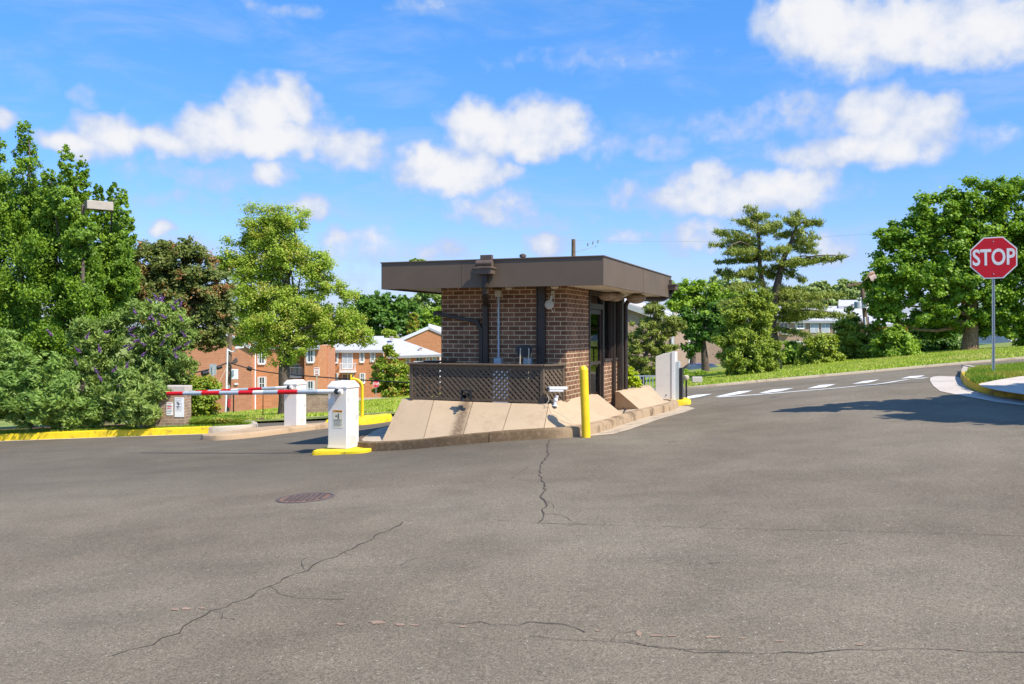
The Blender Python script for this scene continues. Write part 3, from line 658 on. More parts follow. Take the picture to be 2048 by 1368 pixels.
sp = MB(); sp.box(-.315, -.06, 2.13, -.265, 0, 2.26); sp.tube([(-.29, -.05, 2.2), (-.29, -.13, 2.17), (-.30, -.13, 2.08)], .02, 8); sp.lathe([(.03, -.0), (.075, .02), (.08, .06), (.06, .075), (.01, .08)], (-.31, -.10, 2.03), 20, ax=(-.1, -1, .1)); sp.tube([(-.30, -.09, 1.96), (-.26, -.09, 1.9)], .01, 6)
sp.v = [(x + .07, y, z) for x, y, z in sp.v]; sp.build('siren', M['beige'], booth, smooth=True)
for u_ in (-.92, -.12):
    sl_ = MB(); sl_.lathe([(.02, 0), (.06, -.015), (.07, -.03), (.05, -.055), (.01, -.065)], (u_, -.25, SZ), 16); sl_.build('soffit_light', M['beige'], roof, smooth=True)
# door, side window and steel posts on the right face
d = MB(); z1 = SZ - .02
d.box(-.10, 1.33, .095, .02, 1.40, z1); d.box(-.10, 2.25, .095, .02, 2.32, z1); d.box(-.10, 1.40, z1 - .07, .02, 2.25, z1); d.box(-.10, 1.40, 2.0, .025, 2.25, 2.10)
door = d.build('door', M['bronze'], booth, bevel=.004)
lf = MB(); lf.box(-.06, 1.41, .10, -.015, 1.46, 1.99); lf.box(-.06, 2.19, .10, -.015, 2.24, 1.99); lf.box(-.06, 1.46, 1.91, -.015, 2.19, 1.99); lf.box(-.06, 1.46, .10, -.015, 2.19, .20); lf.box(-.06, 1.46, .98, -.01, 2.19, 1.04)
lf.build('door_leaf', M['bronze'], door)
h = MB(); h.tube([(0, 2.12, .95), (.06, 2.12, .95), (.06, 2.12, 1.3), (0, 2.12, 1.3)], .012, 8); h.build('handle', M['black'], door, smooth=True)
g = MB(); g.box(-.042, 1.46, .20, -.034, 2.19, .98); g.box(-.042, 1.46, 1.04, -.034, 2.19, 1.91); g.box(-.042, 1.40, 2.10, -.034, 2.25, z1 - .07); g.build('glass', M['glass'], door)
wn = MB(); wn.box(-.12, 2.32, 1.02, .015, 2.36, z1); wn.box(-.12, 2.36, 1.02, .03, 3.55, 1.07); wn.box(-.12, 2.36, z1 - .06, .015, 3.55, z1); wn.box(-.12, 2.90, 1.07, .02, 2.96, z1 - .06); wn.box(-.12, 3.50, 1.07, .02, 3.55, z1 - .06)
win = wn.build('window', M['bronze'], booth, bevel=.003)
g = MB(); g.box(-.05, 2.36, 1.07, -.042, 2.90, z1 - .06); g.box(-.05, 2.96, 1.07, -.042, 3.50, z1 - .06); g.build('pane', M['glass'], win)
for v_, du in ((2.99, .06), (3.42, .08)):
    c_ = MB(); c_.box(0.0, v_, .1, .05, v_ + .05, SZ); c_.box(-.0, v_ - .03, .1, du, v_ - .01, SZ); c_.box(0, v_ + .06, .1, du, v_ + .08, SZ); c_.build('steel_column', M['bronze'], booth)
c_ = MB(); c_.box(0.0, 3.55, .1, .03, 3.9, SZ); c_.build('corner_panel', M['bronze2'], booth)
dp = MB(); dp.tube(cat([(.10, 3.72, .05), (.10, 3.72, 1.9), (.10, 3.72, 2.10), (.14, 3.75, 2.2), (.26, 3.85, 2.245), (.5, 4.3, 2.26), (.70, 4.62, 2.275), (.83, 4.80, 2.42), (.87, 4.82, 2.5)], 5), .045, 10); dp.build('downspout', M['bronze'], booth, smooth=True)
scupper(.80, 4.72, 1, roof, False)
def shade_lamp(u_, v_, z_, s=1.0):
    l = MB(); l.lathe([(.05, .0), (.10, -.02), (.155, -.05), (.165, -.09), (.14, -.14), (.10, -.18), (.05, -.20), (.01, -.205)], (0, 0, 0), 16)
    l.v = [(x * 1.25 * s + u_, y * 1.0 * s + v_, z * s + z_) for x, y, z in l.v]
    return l.build('lamp_shade', M['lampm'], roof, smooth=True)
M['lampm'] = plain('old_shade', (0.30, 0.225, 0.155), 0.7, var=0.4, scale=10, bump=.5, bscale=25, dirt=.7, dirtcol=(.05, .035, .025))
shade_lamp(.40, 3.35, SZ, 1.0); shade_lamp(.20, 2.45, SZ, .9); shade_lamp(.22, 1.75, SZ - .03, .8)
# ------------------------------------------------------------------ lattice screen round the chair
LA, LB = Vector((.49, 14.11, 0)), Vector((-1.71, 14.95, 0)); LC_ = Vector((.83, 14.42, 0)); LD = LB + V * 1.0
LZ0, LZ1 = .44, 1.03
lat = thing('lattice_screen', 'brown wooden lattice screen with a flat cap rail in front of the booth wall', 'lattice screen', (LA.x, LA.y, 0))
def lat_panel(a, b, inner=True):
    a = Vector(a) - LA; b = Vector(b) - LA; d = (b - a); L = d.length; d.normalize(); nrm = Vector((d.y, -d.x, 0))
    if nrm.y > 0 and abs(nrm.y) > .2: nrm = -nrm
    pn = MB(); H = LZ1 - LZ0 - .04
    for lay, sg in ((0, 1), (1, -1)):
        s = -H
        while s < L + H:
            # strip from (s,0) to (s+sg*H,H) clipped to [0,L]
            p0, p1 = (s, 0.0), (s + sg * H, H); (x0, y0), (x1, y1) = p0, p1
            if x0 > x1: x0, y0, x1, y1 = x1, y1, x0, y0
            cx0, cx1 = max(x0, 0), min(x1, L)
            if cx1 - cx0 > .02:
                f = lambda x: y0 + (y1 - y0) * (x - x0) / (x1 - x0)
                A_ = a + d * cx0 + Vector((0, 0, LZ0 + .02 + f(cx0))) + nrm * (.004 + lay * .011); B_ = a + d * cx1 + Vector((0, 0, LZ0 + .02 + f(cx1))) + nrm * (.004 + lay * .011)
                pn.bar(A_, B_, .009, .037, up=(0, 0, 1))
            s += .094
    pn.build('lattice_panel', M['lattice'], lat)
    r_ = MB(); r_.bar(a + Vector((0, 0, LZ1 - .03)), b + Vector((0, 0, LZ1 - .03)), .045, .06); r_.build('top_rail', M['lattice'], lat)
    r_ = MB(); r_.bar(a + Vector((0, 0, LZ0 + .02)), b + Vector((0, 0, LZ0 + .02)), .035, .04); r_.build('bottom_rail', M['lattice'], lat)
for a, b in ((LB, LA), (LA, LC_), (LD, LB)): lat_panel(a, b)
for p in (LA, LB, LC_, LD):
    q_ = p - LA; ps = MB(); ps.obox((q_.x, q_.y, (LZ0 + LZ1) / 2 - .01), U * .03, V * .03, (0, 0, (LZ1 - LZ0) / 2 + .01)); ps.build('post', M['lattice'], lat, bevel=.004)
cp = MB(); z = LZ1 + .015
def cap_seg(a, b, ext=.06): a = a - LA; b = b - LA; cp.bar(a + Vector((0, 0, z)), b + (b - a).normalized() * ext + Vector((0, 0, z)), .14, .028)
cap_seg(LA + (LA - LB).normalized() * .02, LB); cap_seg(LA + Vector((-.02, -.02, .002)), LC_ + Vector((0, 0, .002)), .03); z += .003; cap_seg(LB, LD)
cp.build('cap_rail', M['lattice'], lat, bevel=.005)
bd = MB(); bd.bar(LB - LA + Vector((.2, .45, 1.07)), LB - LA + Vector((.75, .2, 1.08)), .2, .02); bd.build('loose_board', M['bronze'], lat)
dr = MB(); q0 = (P(934, 790, 14.36) - LA)
dr.obox(q0 + Vector((0, 0, .0)), U * .075, V * .02, (0, 0, .012)); dr.v = []; dr.f = []; dr.m = []
for (du, dz, hw, hh) in ((0, .075, .085, .008), (-.08, 0, .008, .08), (.08, 0, .008, .08)): dr.obox(q0 + U * du + Vector((0, 0, dz)) - V * .03, U * hw, V * .03, (0, 0, hh))
dr.tube([q0 + V * .05, q0 - V * .10 + Vector((0, 0, -.02))], .036, 12, caps=False); dr.tube([q0 + V * .05, q0 - V * .10 + Vector((0, 0, -.02))], .030, 12, caps=False)
dr.tube([q0 - V * .1 + Vector((-.02, 0, -.05)), q0 - V * .12 + Vector((-.02, 0, -.09))], .018, 8)
dr.build('drain_spout', M['black'], lat)
# things standing on the deck behind the screen
dkk = MB(); pts = [LA + V * .02 - U * .05, LB + V * .03 + U * .05, B(-LW, -.03, 0), B(-.05, -.03, 0)]
dkk.prism([(p.x, p.y, LZ0 - .05) for p in pts], (0, 0, .03)); tag(dkk.build('deck', M['walk']), 'pale concrete deck between the lattice screen and the booth wall', 'deck')
ch = thing('chair', 'chair with a curved black backrest showing above the lattice rail', 'chair', tuple(P(1048, 800, 14.35).xy) + (LZ0 - .02,))
cz = 0.0
bk_ = MB(); rows = []
for i in range(9):
    t_ = i / 8 - .5; top = .95 - .012 * abs(t_ * 2) ** 2 * 2; bot = .76
    rows.append((t_ * .29, .03 * (1 - 4 * t_ * t_), top, bot))
vs = []; 
for (x, y, zt, zb) in rows: vs += [(x, y, zt), (x * .70, y, zb), (x * .70, y + .02, zb), (x, y + .02, zt)]
bk_.add(vs, [(i * 4 + j, i * 4 + (j + 1) % 4, (i + 1) * 4 + (j + 1) % 4, (i + 1) * 4 + j) for i in range(8) for j in range(4)] + [(0, 1, 2, 3), (32, 33, 34, 35)])
bk_.build('backrest', M['black'], ch, smooth=True)
for sx in (-.06, .08):
    lg = MB(); lg.tube([(sx, -.015, .90), (sx - .012, -.01, .40), (sx - .02, .0, .0)], .0095, 8); lg.build('back_support', M['beige'], ch, smooth=True)
    lg = MB(); lg.tube([(sx, .30, .36), (sx, .32, .0)], .011, 8); lg.build('leg', M['beige'], ch, smooth=True)
st_ = MB(); st_.box(-.2, .0, .36, .2, .36, .40); st_.build('seat', M['black'], ch, bevel=.015)
ub = MB(); q_ = P(1003, 770, 14.42); ub.obox((q_.x, q_.y, .69), U * .14, V * .06, (0, 0, .28)); ub.obox((q_.x, q_.y - .0, .985), U * .15, V * .07, (0, 0, .014))
tag(ub.build('utility_cabinet', M['white_metal'], bevel=.01), 'white utility cabinet glinting through the lattice below the conduit', 'utility cabinet')
# security camera
scam = thing('security_camera', 'white security camera on a short stand at the corner of the concrete apron', 'security camera', tuple(P(1110, 812, 14.02)))
sc_ = Vector(scam.location)
def L_(p): return Vector(p) - sc_
m_ = MB(); a = L_(P(1095.5, 779.5, 13.98)); b = L_(P(1127, 779.5, 14.06)); dd = (b - a).normalized(); sd = Vector((-dd.y, dd.x, 0)); upv = Vector((0, 0, 1))
cc_ = (a + b) / 2; m_.obox(cc_, dd * .125, sd * .045, upv * .036); m_.build('housing', M['white_metal'], scam, bevel=.02, seg=3)
m_ = MB(); m_.obox(cc_ + dd * .03 + upv * .043, dd * .155, sd * .052, upv * .006); m_.obox(cc_ + dd * .03 + upv * .028 - sd * .051, dd * .152, sd * .003, upv * .02); m_.build('sunshield', M['white_metal'], scam, bevel=.005)
m_ = MB(); m_.lathe([(.030, 0), (.032, .012), (.028, .02)], cc_ - dd * .125, 18, ax=-dd); m_.build('lens', M['black'], scam, smooth=True)
m_ = MB(); m_.tube([(0, 0, 0), (0, 0, .075)], .024, 12); m_.lathe([(.05, 0), (.05, .012)], (0, 0, 0), 16); m_.tube([(0, 0, .07), (.02, 0, .12), (.035, 0, .17)], [.016, .022, .03], 10); m_.lathe([(.0, -.03), (.03, -.02), (.035, 0), (.03, .02), (0, .03)], (.01, 0, .10), 12); m_.build('stand', M['white_metal'], scam, smooth=True)
cbm = MB(); cbm.tube(cat([L_(P(1097,780,13.9)), L_(P(1095,790,13.95)), L_(P(1098,800,13.92)), L_(P(1093,808,13.9)), L_(P(1100,812.5,13.93)), L_(P(1106,821,13.87)), L_(P(1120,828,13.84)), L_(P(1135,838,13.80)), L_(P(1151,849.5,13.76))], 5), .0045, 6); cbm.build('cable', M['beige'], scam, smooth=True)
# ------------------------------------------------------------------ barrier gates, bollard, pipes
M['cab'] = plain('white_powdercoat', (0.76, 0.71, 0.64), 0.4, var=0.03, scale=2.5, bump=0.05, bscale=12, dirt=0.3, dirtcol=(0.5, 0.43, 0.31))
M['arm_grey'] = plain('grey_tape', (0.42, 0.46, 0.47), 0.4, var=0.08); M['arm_red'] = plain('red_tape', (0.62, 0.008, 0.008), 0.35, var=0.1)
M['label_o'] = plain('orange_label', (0.75, 0.30, 0.02), 0.5, var=0.1); M['label_c'] = plain('cream_label', (0.72, 0.66, 0.50), 0.5, var=0.04)
M['ink'] = plain('dark_ink', (0.05, 0.045, 0.04), 0.6); M['redink'] = plain('red_ink', (0.55, 0.05, 0.05), 0.6); M['sign_white'] = plain('sign_white', (0.80, 0.80, 0.78), 0.45, var=0.03)
def text_mesh(s, size, ext=0.0, bold=0.0, sx=1.0, align='CENTER'):
    c = bpy.data.curves.new('text', 'FONT'); c.body = s; c.size = size; c.extrude = ext; c.offset = bold; c.align_x = align; c.align_y = 'CENTER'; c.resolution_u = 4
    o = bpy.data.objects.new('tmp', c); COL.objects.link(o); bpy.context.view_layer.update()
    me = bpy.data.meshes.new_from_object(o.evaluated_get(bpy.context.evaluated_depsgraph_get())); bpy.data.objects.remove(o)
    vs = [(v.co.x * sx, v.co.y, v.co.z) for v in me.vertices]; fs = [tuple(p.vertices) for p in me.polygons]; bpy.data.meshes.remove(me); return vs, fs
def text_on(mb, s, size, org, ax, ay, nrm, bold=0.0, sx=1.0, mi=0, ext=0.0008):
    vs, fs = text_mesh(s, size, ext, bold, sx); org, ax, ay, nrm = map(Vector, (org, ax, ay, nrm))
    mb.add([org + ax * x + ay * y + nrm * z for x, y, z in vs], fs, mi)
ARM_L = 3.66
def make_gate():
    g = thing('barrier_gate', 'nearer white barrier gate cabinet with an orange warning label, on a yellow pad', 'barrier gate', (-2.705, 14.3, -.325), BR, 'white cabinets with striped barrier arms')
    b = MB(); b.box(-.352, 0, 0, 0, .386, .985); b.build('cabinet', M['cab'], g, bevel=.008)
    c = MB(); e = .012; z0, z1 = .985, 1.098; i = .055
    lo = [(-.352 - e, -e), (e, -e), (e, .386 + e), (-.352 - e, .386 + e)]; hi = [(-.352 + i, .0 + .03), (-i, .03), (-i, .356), (-.352 + i, .356)]
    vs = [(x, y, z0) for x, y in lo] + [(x, y, z0 + .028) for x, y in lo] + [(x, y, z1) for x, y in hi]
    c.add(vs, [(0, 1, 2, 3)] + [(k * 4 + j, k * 4 + (j + 1) % 4, k * 4 + 4 + (j + 1) % 4, k * 4 + 4 + j) for k in (0, 1) for j in range(4)] + [(8, 9, 10, 11)]); c.build('cap', M['cab'], g, bevel=.006)
    dr_ = MB(); dr_.box(0, .03, .06, .006, .356, .95); dr_.box(.006, .30, .45, .012, .33, .53, 1); dr_.build('door', [M['cab'], M['arm_grey']], g, bevel=.003)
    for hz_ in (.2, .8):
        h_ = MB(); h_.tube([(.008, .052, hz_ - .03), (.008, .052, hz_ + .03)], .007, 8); h_.build('hinge', M['arm_grey'], g)
    lv = MB()
    for k in range(5): lv.box(.0062, .12, .10 + k * .02, .0085, .27, .108 + k * .02)
    lv.build('louvre', M['arm_grey'], g)
    sk = MB(); sk.box(-.358, -.006, 0, .006, .392, .035); sk.build('plinth', M['cab'], g)
    # arm with stripes (pattern in one mesh)
    a = MB(); edges = [0, .33, .62, .99, 1.40, 1.78, 2.08, 2.35, 2.75, 3.17, 3.36, ARM_L]
    px = [684, 637.3, 596.8, 557.2, 528.2, 507.6, 478.9, 440.8, 405, 368, 335.2]; mats = [0, 1, 2, 1, 0, 2, 1, 2, 1, 2]
    pos = []
    for p_ in px:
        k = (p_ - 1024) / F; x0, y0 = -2.705 - U.x * .08 - V.x * .15, 14.3 - U.y * .08 - V.y * .15
        pos.append((x0 - k * y0) / (U.x + k * (-U.y)))
    dro = .125 / pos[-1]; r_ = .039
    def ap_(s): return (-.08 - s, -.15, .945 - s * dro)
    for j in range(10): a.tube([ap_(pos[j]), ap_(pos[j + 1])], [r_ - .004 * pos[j] / 3.7, r_ - .004 * pos[j + 1] / 3.7], 16, mats[j])
    arm = a.build('barrier_arm', [M['cab'], M['arm_grey'], M['arm_red']], g, smooth=True)
    e_ = MB(); e_.tube([(-.11, -.15, .945), (-.055, -.152, .945)], .044, 18); e_.lathe([(.046, 0), (.046, .03), (.03, .034)], (-.078, -.165, .945), 18, ax=(.55, -1, 0)); e_.build('end_cap', M['black'], arm, smooth=True)
    l_ = MB(); text_on(l_, 'STAND CLEAR', .035, (ap_((pos[4] + pos[5]) / 2)[0], -.15 - r_ - .001, ap_(pos[4])[2]), (1, 0, 0), (0, 0, 1), (0, -1, 0)); 
    for s in (pos[0] + .16, pos[0] + .38, pos[1] - .05):
        bolts = MB(); bolts.lathe([(.009, 0), (.009, .006)], (ap_(s)[0], -.15 - r_ + .001, ap_(s)[2] - .004), 8, ax=(0, -1, 0))
        bolts.build('bolt', M['grey_metal'], arm)
    hb = MB(); hb.box(-.20, -.115, .90, -.10, -.0, .965); hb.box(-.23, -.118, .80, -.16, -.10, .93); hb.obox((-.22, -.109, .77), (.05, 0, .02), (0, .008, 0), (-.02, 0, .05)); hb.build('arm_bracket', M['cab'], g, bevel=.004)
    return g
gate = make_gate()
gate2 = copy_tree(gate); gate2.location = (-5.045, 20.5, -.652)
gate2['label'] = 'farther white barrier gate cabinet standing on the concrete median island'
for ch_ in gate2.children:
    if ch_.name.startswith('barrier_arm'):
        ch_.rotation_euler = (0, -R(1.6), 0); ch_.location = (0, 0, -.006)
wl = MB(); x0, x1, za, zb = -.255, -.07, .335, .63
wl.box(x0, -.0035, za, x1, -.0015, zb, 0); wl.box(x0 + .004, -.0045, zb - .038, x1 - .004, -.0035, zb - .004, 1)
text_on(wl, 'WARNING', .030, ((x0 + x1) / 2 + .01, -.0048, zb - .021), (1, 0, 0), (0, 0, 1), (0, -1, 0), sx=.95, mi=2)
cx_ = (x0 + x1) / 2; zc = zb - .10
wl.lathe([(.014, 0), (.014, .001)], (cx_ + .012, -.0036, zc + .03), 12, 2, ax=(0, -1, 0)); wl.box(cx_ - .002, -.0046, zc - .028, cx_ + .022, -.0036, zc + .014, 2); wl.box(cx_ - .045, -.0046, zc - .016, cx_ - .015, -.0036, zc + .012, 2)
wl.obox((cx_ + .02, -.0041, zc - .04), (.005, 0, .0), (0, .0005, 0), (-.006, 0, .02), 2); wl.obox((cx_ + .0, -.0041, zc - .04), (.005, 0, .0), (0, .0005, 0), (.006, 0, .02), 2)
for i in range(9):
    zz = zb - .165 - i * .0125; wl.box(x0 + .012, -.0046, zz, x1 - .012 - (i % 3) * .018, -.0036, zz + (.005 if i < 2 else .0028), 2)
wl.build('warning_label', [M['label_c'], M['label_o'], M['ink']], gate)
def pad(name, outline, h, label, mat, dz=0):
    pts = cat([Vector(p) for p in outline], 4, True); zt = [T(p.x, p.y) for p in pts]; c = sum(pts, Vector((0, 0))) / len(pts); n = len(pts); mb = MB()
    zc = sum(zt) / n; rr_ = random.Random(len(name) + n)
    vs = [(p.x, p.y, z - .08) for p, z in zip(pts, zt)] + [(p.x, p.y, z + h * .6) for p, z in zip(pts, zt)] + [(c.x + (p.x - c.x) * .95, c.y + (p.y - c.y) * .95, z * .5 + zc * .5 + h + rr_.uniform(-.006, .006)) for p, z in zip(pts, zt)] + [(c.x, c.y, zc + h)]
    mb.add(vs, [(k * n + j, k * n + (j + 1) % n, (k + 1) * n + (j + 1) % n, (k + 1) * n + j) for k in (0, 1) for j in range(n)] + [(2 * n + j, 2 * n + (j + 1) % n, 3 * n) for j in range(n)])
    o = mb.build(name, mat, smooth=True); tag(o, label, 'concrete pad'); return o
pad('concrete_pad', [(-3.25,14.22),(-2.9,14.12),(-2.5,14.02),(-2.32,14.12),(-2.30,14.5),(-2.4,14.85),(-2.8,14.95),(-3.1,14.75),(-3.2,14.5)], .065, 'yellow painted concrete pad under the nearer barrier gate', M['yellow_kerb'])
pp = [P(650,853,21.7),P(700,851,21.9),P(735,849,22.0),P(781,841.5,23.0),P(779,835,23.5),P(750,833,23.3),P(720,835,22.9),P(690,838,22.7)]
pad('concrete_pad', [(p.x, p.y) for p in pp], .19, 'yellow painted concrete pad at the foot of the bent yellow pipe', M['yellow_kerb'])
# bent yellow pipe
pb = P(724.5, 836, 22.5); pt = P(724.5, 836, 22.5)
gp = thing('bent_pipe', 'tall yellow pipe with its top bent over to the left, on the median', 'pipe bollard', tuple(pb))
H_ = (836 - 755) / F * 22.5
m_ = MB(); m_.tube([(0, 0, -.1), (0, 0, H_ - .24)] + [(-.22 + .22 * math.cos(a), 0, H_ - .24 + .20 * math.sin(a)) for a in [R(k) for k in (15, 30, 45, 60, 75, 90)]] + [(-.27, 0, H_ - .04)], .038, 12); m_.build('pipe', M['yellow'], gp, smooth=True)
m_ = MB(); m_.box(-.30, -.07, H_ - .13, -.27, .07, H_ + .07); m_.box(-.27, -.05, H_ - .125, -.20, .05, H_ - .10); m_.build('flange', M['yellow'], gp, bevel=.006)
m_ = MB(); m_.box(-.1, -.1, -.02, .1, .1, .03); m_.build('base_plate', M['yellow'], gp, bevel=.006)
# bollard (slightly leaning)
bl = MB(); bh = 1.085; bl.tube([(0, 0, -.1), (0, 0, bh - .07)], .0665, 24); bl.lathe([(.0665, 0), (.062, .025), (.05, .046), (.03, .062), (.008, .068)], (0, 0, bh - .07), 24)
bo = bl.build('bollard', M['yellow'], smooth=True); bo.location = P(1172.5, 872.5, 13.42); bo.rotation_euler = (R(-1), R(-2.2), 0); tag(bo, 'shiny yellow steel bollard leaning slightly in front of the booth kerb', 'bollard')
# third gate seen from behind, right of the booth
g3 = thing('barrier_gate', 'white gate cabinet with a curved top at the right end of the booth island', 'barrier gate', tuple(P(1333, 801, 19.4)), R(-19))
g3.location.z = T(g3.location.x, g3.location.y) + .12
hh = CAMZ + (HY - 703) / F * 19.4 - g3.location.z
m_ = MB(); prof = [(-.215, 0), (.215, 0), (.215, hh), (.10, hh - .012), (-.05, hh - .045), (-.215, hh - .11)]
m_.prism([(x, -.18, z) for x, z in prof], (0, .36, 0)); m_.build('cabinet', M['cab'], g3, bevel=.008)
m_ = MB(); m_.box(.14, -.195, .0, .222, -.165, hh + .005); m_.build('corner_trim', M['sign_white'], g3, bevel=.006)
m_ = MB(); m_.box(.225, -.15, .02, .29, .12, .86); m_.build('side_panel', M['arm_grey'], g3); m_ = MB(); m_.box(.30, -.12, .02, .36, .10, .72); m_.build('reader_panel', M['black'], g3)
m_ = MB(); m_.lathe([(.01, 0), (.016, .004)], (.02, -.185, .12), 10, ax=(0, -1, 0)); m_.build('lock', M['black'], g3)
q_ = [(g3.location.x + a, g3.location.y + b) for a, b in ((-.28, -.35), (.1, -.4), (.42, -.4), (.5, -.1), (.45, .3), (0, .35), (-.3, .3))]
pad('concrete_pad', q_, .12, 'yellow painted concrete pad under the curved-top gate cabinet', M['yellow_kerb'])
lp_ = thing('low_lamp', 'low dark post with a small round cream head beside the curved-top gate cabinet', 'light post', (g3.location.x + .5, g3.location.y + .3, T(g3.location.x + .5, g3.location.y + .3)))
m_ = MB(); m_.tube([(0, 0, 0), (0, 0, .50)], .02, 8); m_.build('post', M['black'], lp_); m_ = MB(); m_.lathe([(.01, 0), (.05, .02), (.065, .06), (.055, .10), (.02, .12)], (0, 0, .48), 14); m_.build('head', M['beige'], lp_, smooth=True)
# little standpipe on the walkway
s_ = MB(); q0 = P(1248, 828, 15.35); s_.tube([(0, 0, 0), (0, 0, .05), (.02, 0, .09), (-.02, 0, .11)], .010, 6); s_.tube([(0, 0, .06), (.05, 0, .03)], .006, 6); s_.tube([(-.02, 0, .03), (.02, 0, .07), (.045, 0, .08)], .007, 6)
o = s_.build('sprinkler', M['black'], smooth=True); o.location = (q0.x, q0.y, T(q0.x, q0.y) + .147); tag(o, 'small black sprinkler head sticking up from the walkway between the concrete wedges', 'sprinkler')
# manhole
mc = G(611, 996); mh = thing('manhole_cover', 'round purplish rusty manhole cover set in the asphalt', 'manhole cover', tuple(mc))
sl_x = (T(mc.x + .3, mc.y) - T(mc.x - .3, mc.y)) / .6; sl_y = (T(mc.x, mc.y + .3) - T(mc.x, mc.y - .3)) / .6
mh.rotation_euler = (math.atan(sl_y), -math.atan(sl_x), 0)
M['rust'] = plain('rusty_iron', (0.20, 0.115, 0.075), 0.7, metal=.2, var=.35, scale=9, bump=.3, dirt=.7, dirtcol=(.24, .09, .035)); M['iron'] = plain('iron', (0.10, .078, .072), .6, var=.3, scale=20)
m_ = MB(); r0 = .30; m_.lathe([(r0, -.02), (r0, .006), (r0 - .025, .007), (r0 - .028, -.02)], (0, 0, 0), 40); m_.build('rim', M['iron'], mh)
m_ = MB(); m_.lathe([(r0 - .034, -.02), (r0 - .034, .004)], (0, 0, 0), 40)
for i in range(-4, 5):
    for j in range(-4, 5):
        if math.hypot(i, j) * .058 < r0 - .075: m_.box(i * .058 - .017, j * .058 - .017, .003, i * .058 + .017, j * .058 + .017, .012, 1)
m_.build('lid', [M['rust'], M['iron']], mh)
# ------------------------------------------------------------------ signs
M['stop_red'] = plain('stop_red', (0.62, 0.004, 0.014), 0.35, var=0.06, scale=8, dirt=.12, dirtcol=(.4, .02, .02)); M['galv'] = plain('galvanised_post', (0.48, 0.50, 0.50), 0.45, metal=.3, var=.12, scale=20)
def octo(r, y): return [(r * math.cos(R(22.5 + 45 * i)), y, r * math.sin(R(22.5 + 45 * i))) for i in range(8)]
def stop_sign(px, py, Y, pxw, yaw, label, base_py, post_mat, roll=0, thick=.025):
    w_ = pxw / F * Y / 2 / math.cos(R(22.5)); c = P(px, py, Y); base = P(px, base_py, Y) if base_py else None
    zg = T(c.x, c.y) if base_py is None else base.z
    t_ = thing('stop_sign', label, 'stop sign', (c.x, c.y, zg), yaw); hc = c.z - zg
    def at(mb): mb.v = [(x * math.cos(roll) - z * math.sin(roll), y, x * math.sin(roll) + z * math.cos(roll) + hc) for x, y, z in mb.v]; return mb
    a = MB(); a.prism(octo(w_, -.004), (0, .006, 0)); at(a).build('sign_border', M['sign_white'], t_)
    a = MB(); a.prism(octo(w_ * .945, -.0065), (0, .0025, 0)); at(a).build('sign_face', M['stop_red'], t_)
    a = MB(); text_on(a, 'STOP', w_ * 1.0, (0, -.0075, -w_ * .01), (1, 0, 0), (0, 0, 1), (0, -1, 0), bold=w_ * .022, sx=.70); at(a).build('lettering', M['sign_white'], t_)
    for z in (w_ * .72, -w_ * .72):
        a = MB(); a.lathe([(.011, 0), (.011, .004)], (0, -.0065, z), 10, ax=(0, -1, 0)); at(a).build('bolt', M['galv'], t_)
    a = MB(); hw = thick; a.box(-hw, .004, -.1, -hw * .55, .030, hc + w_ * .7); a.box(hw * .55, .004, -.1, hw, .030, hc + w_ * .7); a.box(-hw * .55, .026, -.1, hw * .55, .032, hc + w_ * .7)
    k = 0; z = .1
    if w_ > .3:
        while z < hc - w_: a.lathe([(.006, 0), (.006, .0015)], (0, .0262, z), 6, 1, ax=(0, -1, 0)); z += .05
    a.build('post', [post_mat, M['black']], t_)
    if w_ > .3:
        pass
    return t_
stop_sign(1987, 515.5, 16.8, 83, R(-24), 'large red stop sign on a galvanised post on the corner grass at the right', 734, M['galv'], roll=R(.6))
st2 = P(752, 768, 70); stop_sign(752, 768, 70, 13, R(5), 'small distant red stop sign in front of the round shrub left of the booth', 806, M['galv'])
def post_sign(px, py, w_px, h_px, Y, base_py, label, cat_, facing=True, back=False, name='road_sign'):
    c = P(px, py, Y); b = P(px, base_py, Y); s = thing(name, label, cat_, tuple(b)); w_, h_ = w_px / F * Y / 2, h_px / F * Y / 2; hc = c.z - b.z
    a = MB(); a.box(-.03, 0.0, 0, .03, .04, hc + h_ * .6); a.build('post', M['galv'] if back else M['beige'], s)
    a = MB(); a.box(-w_, -.012 if not back else .04, hc - h_, w_, -.0 if not back else .05, hc + h_); a.build('panel', M['galv'] if back else M['sign_white'], s, bevel=.004)
    if not back:
        a = MB(); a.box(-w_ * .8, -.016, hc + h_ * .62, -w_ * .35, -.012, hc + h_ * .85); a.box(-w_ * .25, -.016, hc + h_ * .65, w_ * .8, -.012, hc + h_ * .82); a.box(-w_ * .5, -.016, hc - h_ * .85, w_ * .6, -.012, hc - h_ * .65); a.box(-w_ * .6, -.016, hc + h_ * .05, w_ * .6, -.012, hc + h_ * .2); a.box(-w_ * .5, -.016, hc - h_ * .35, w_ * .5, -.012, hc - h_ * .2)
        a.build('lettering', M['redink'], s)
    return s
post_sign(633.5, 743, 11.5, 16, 48, 812, 'small white sign with red lettering on a post between the barrier cabinets', 'road sign')
post_sign(425, 739, 14, 22, 38, 812, 'grey back of a sign on a post above the clipped hedge', 'road sign', back=True)
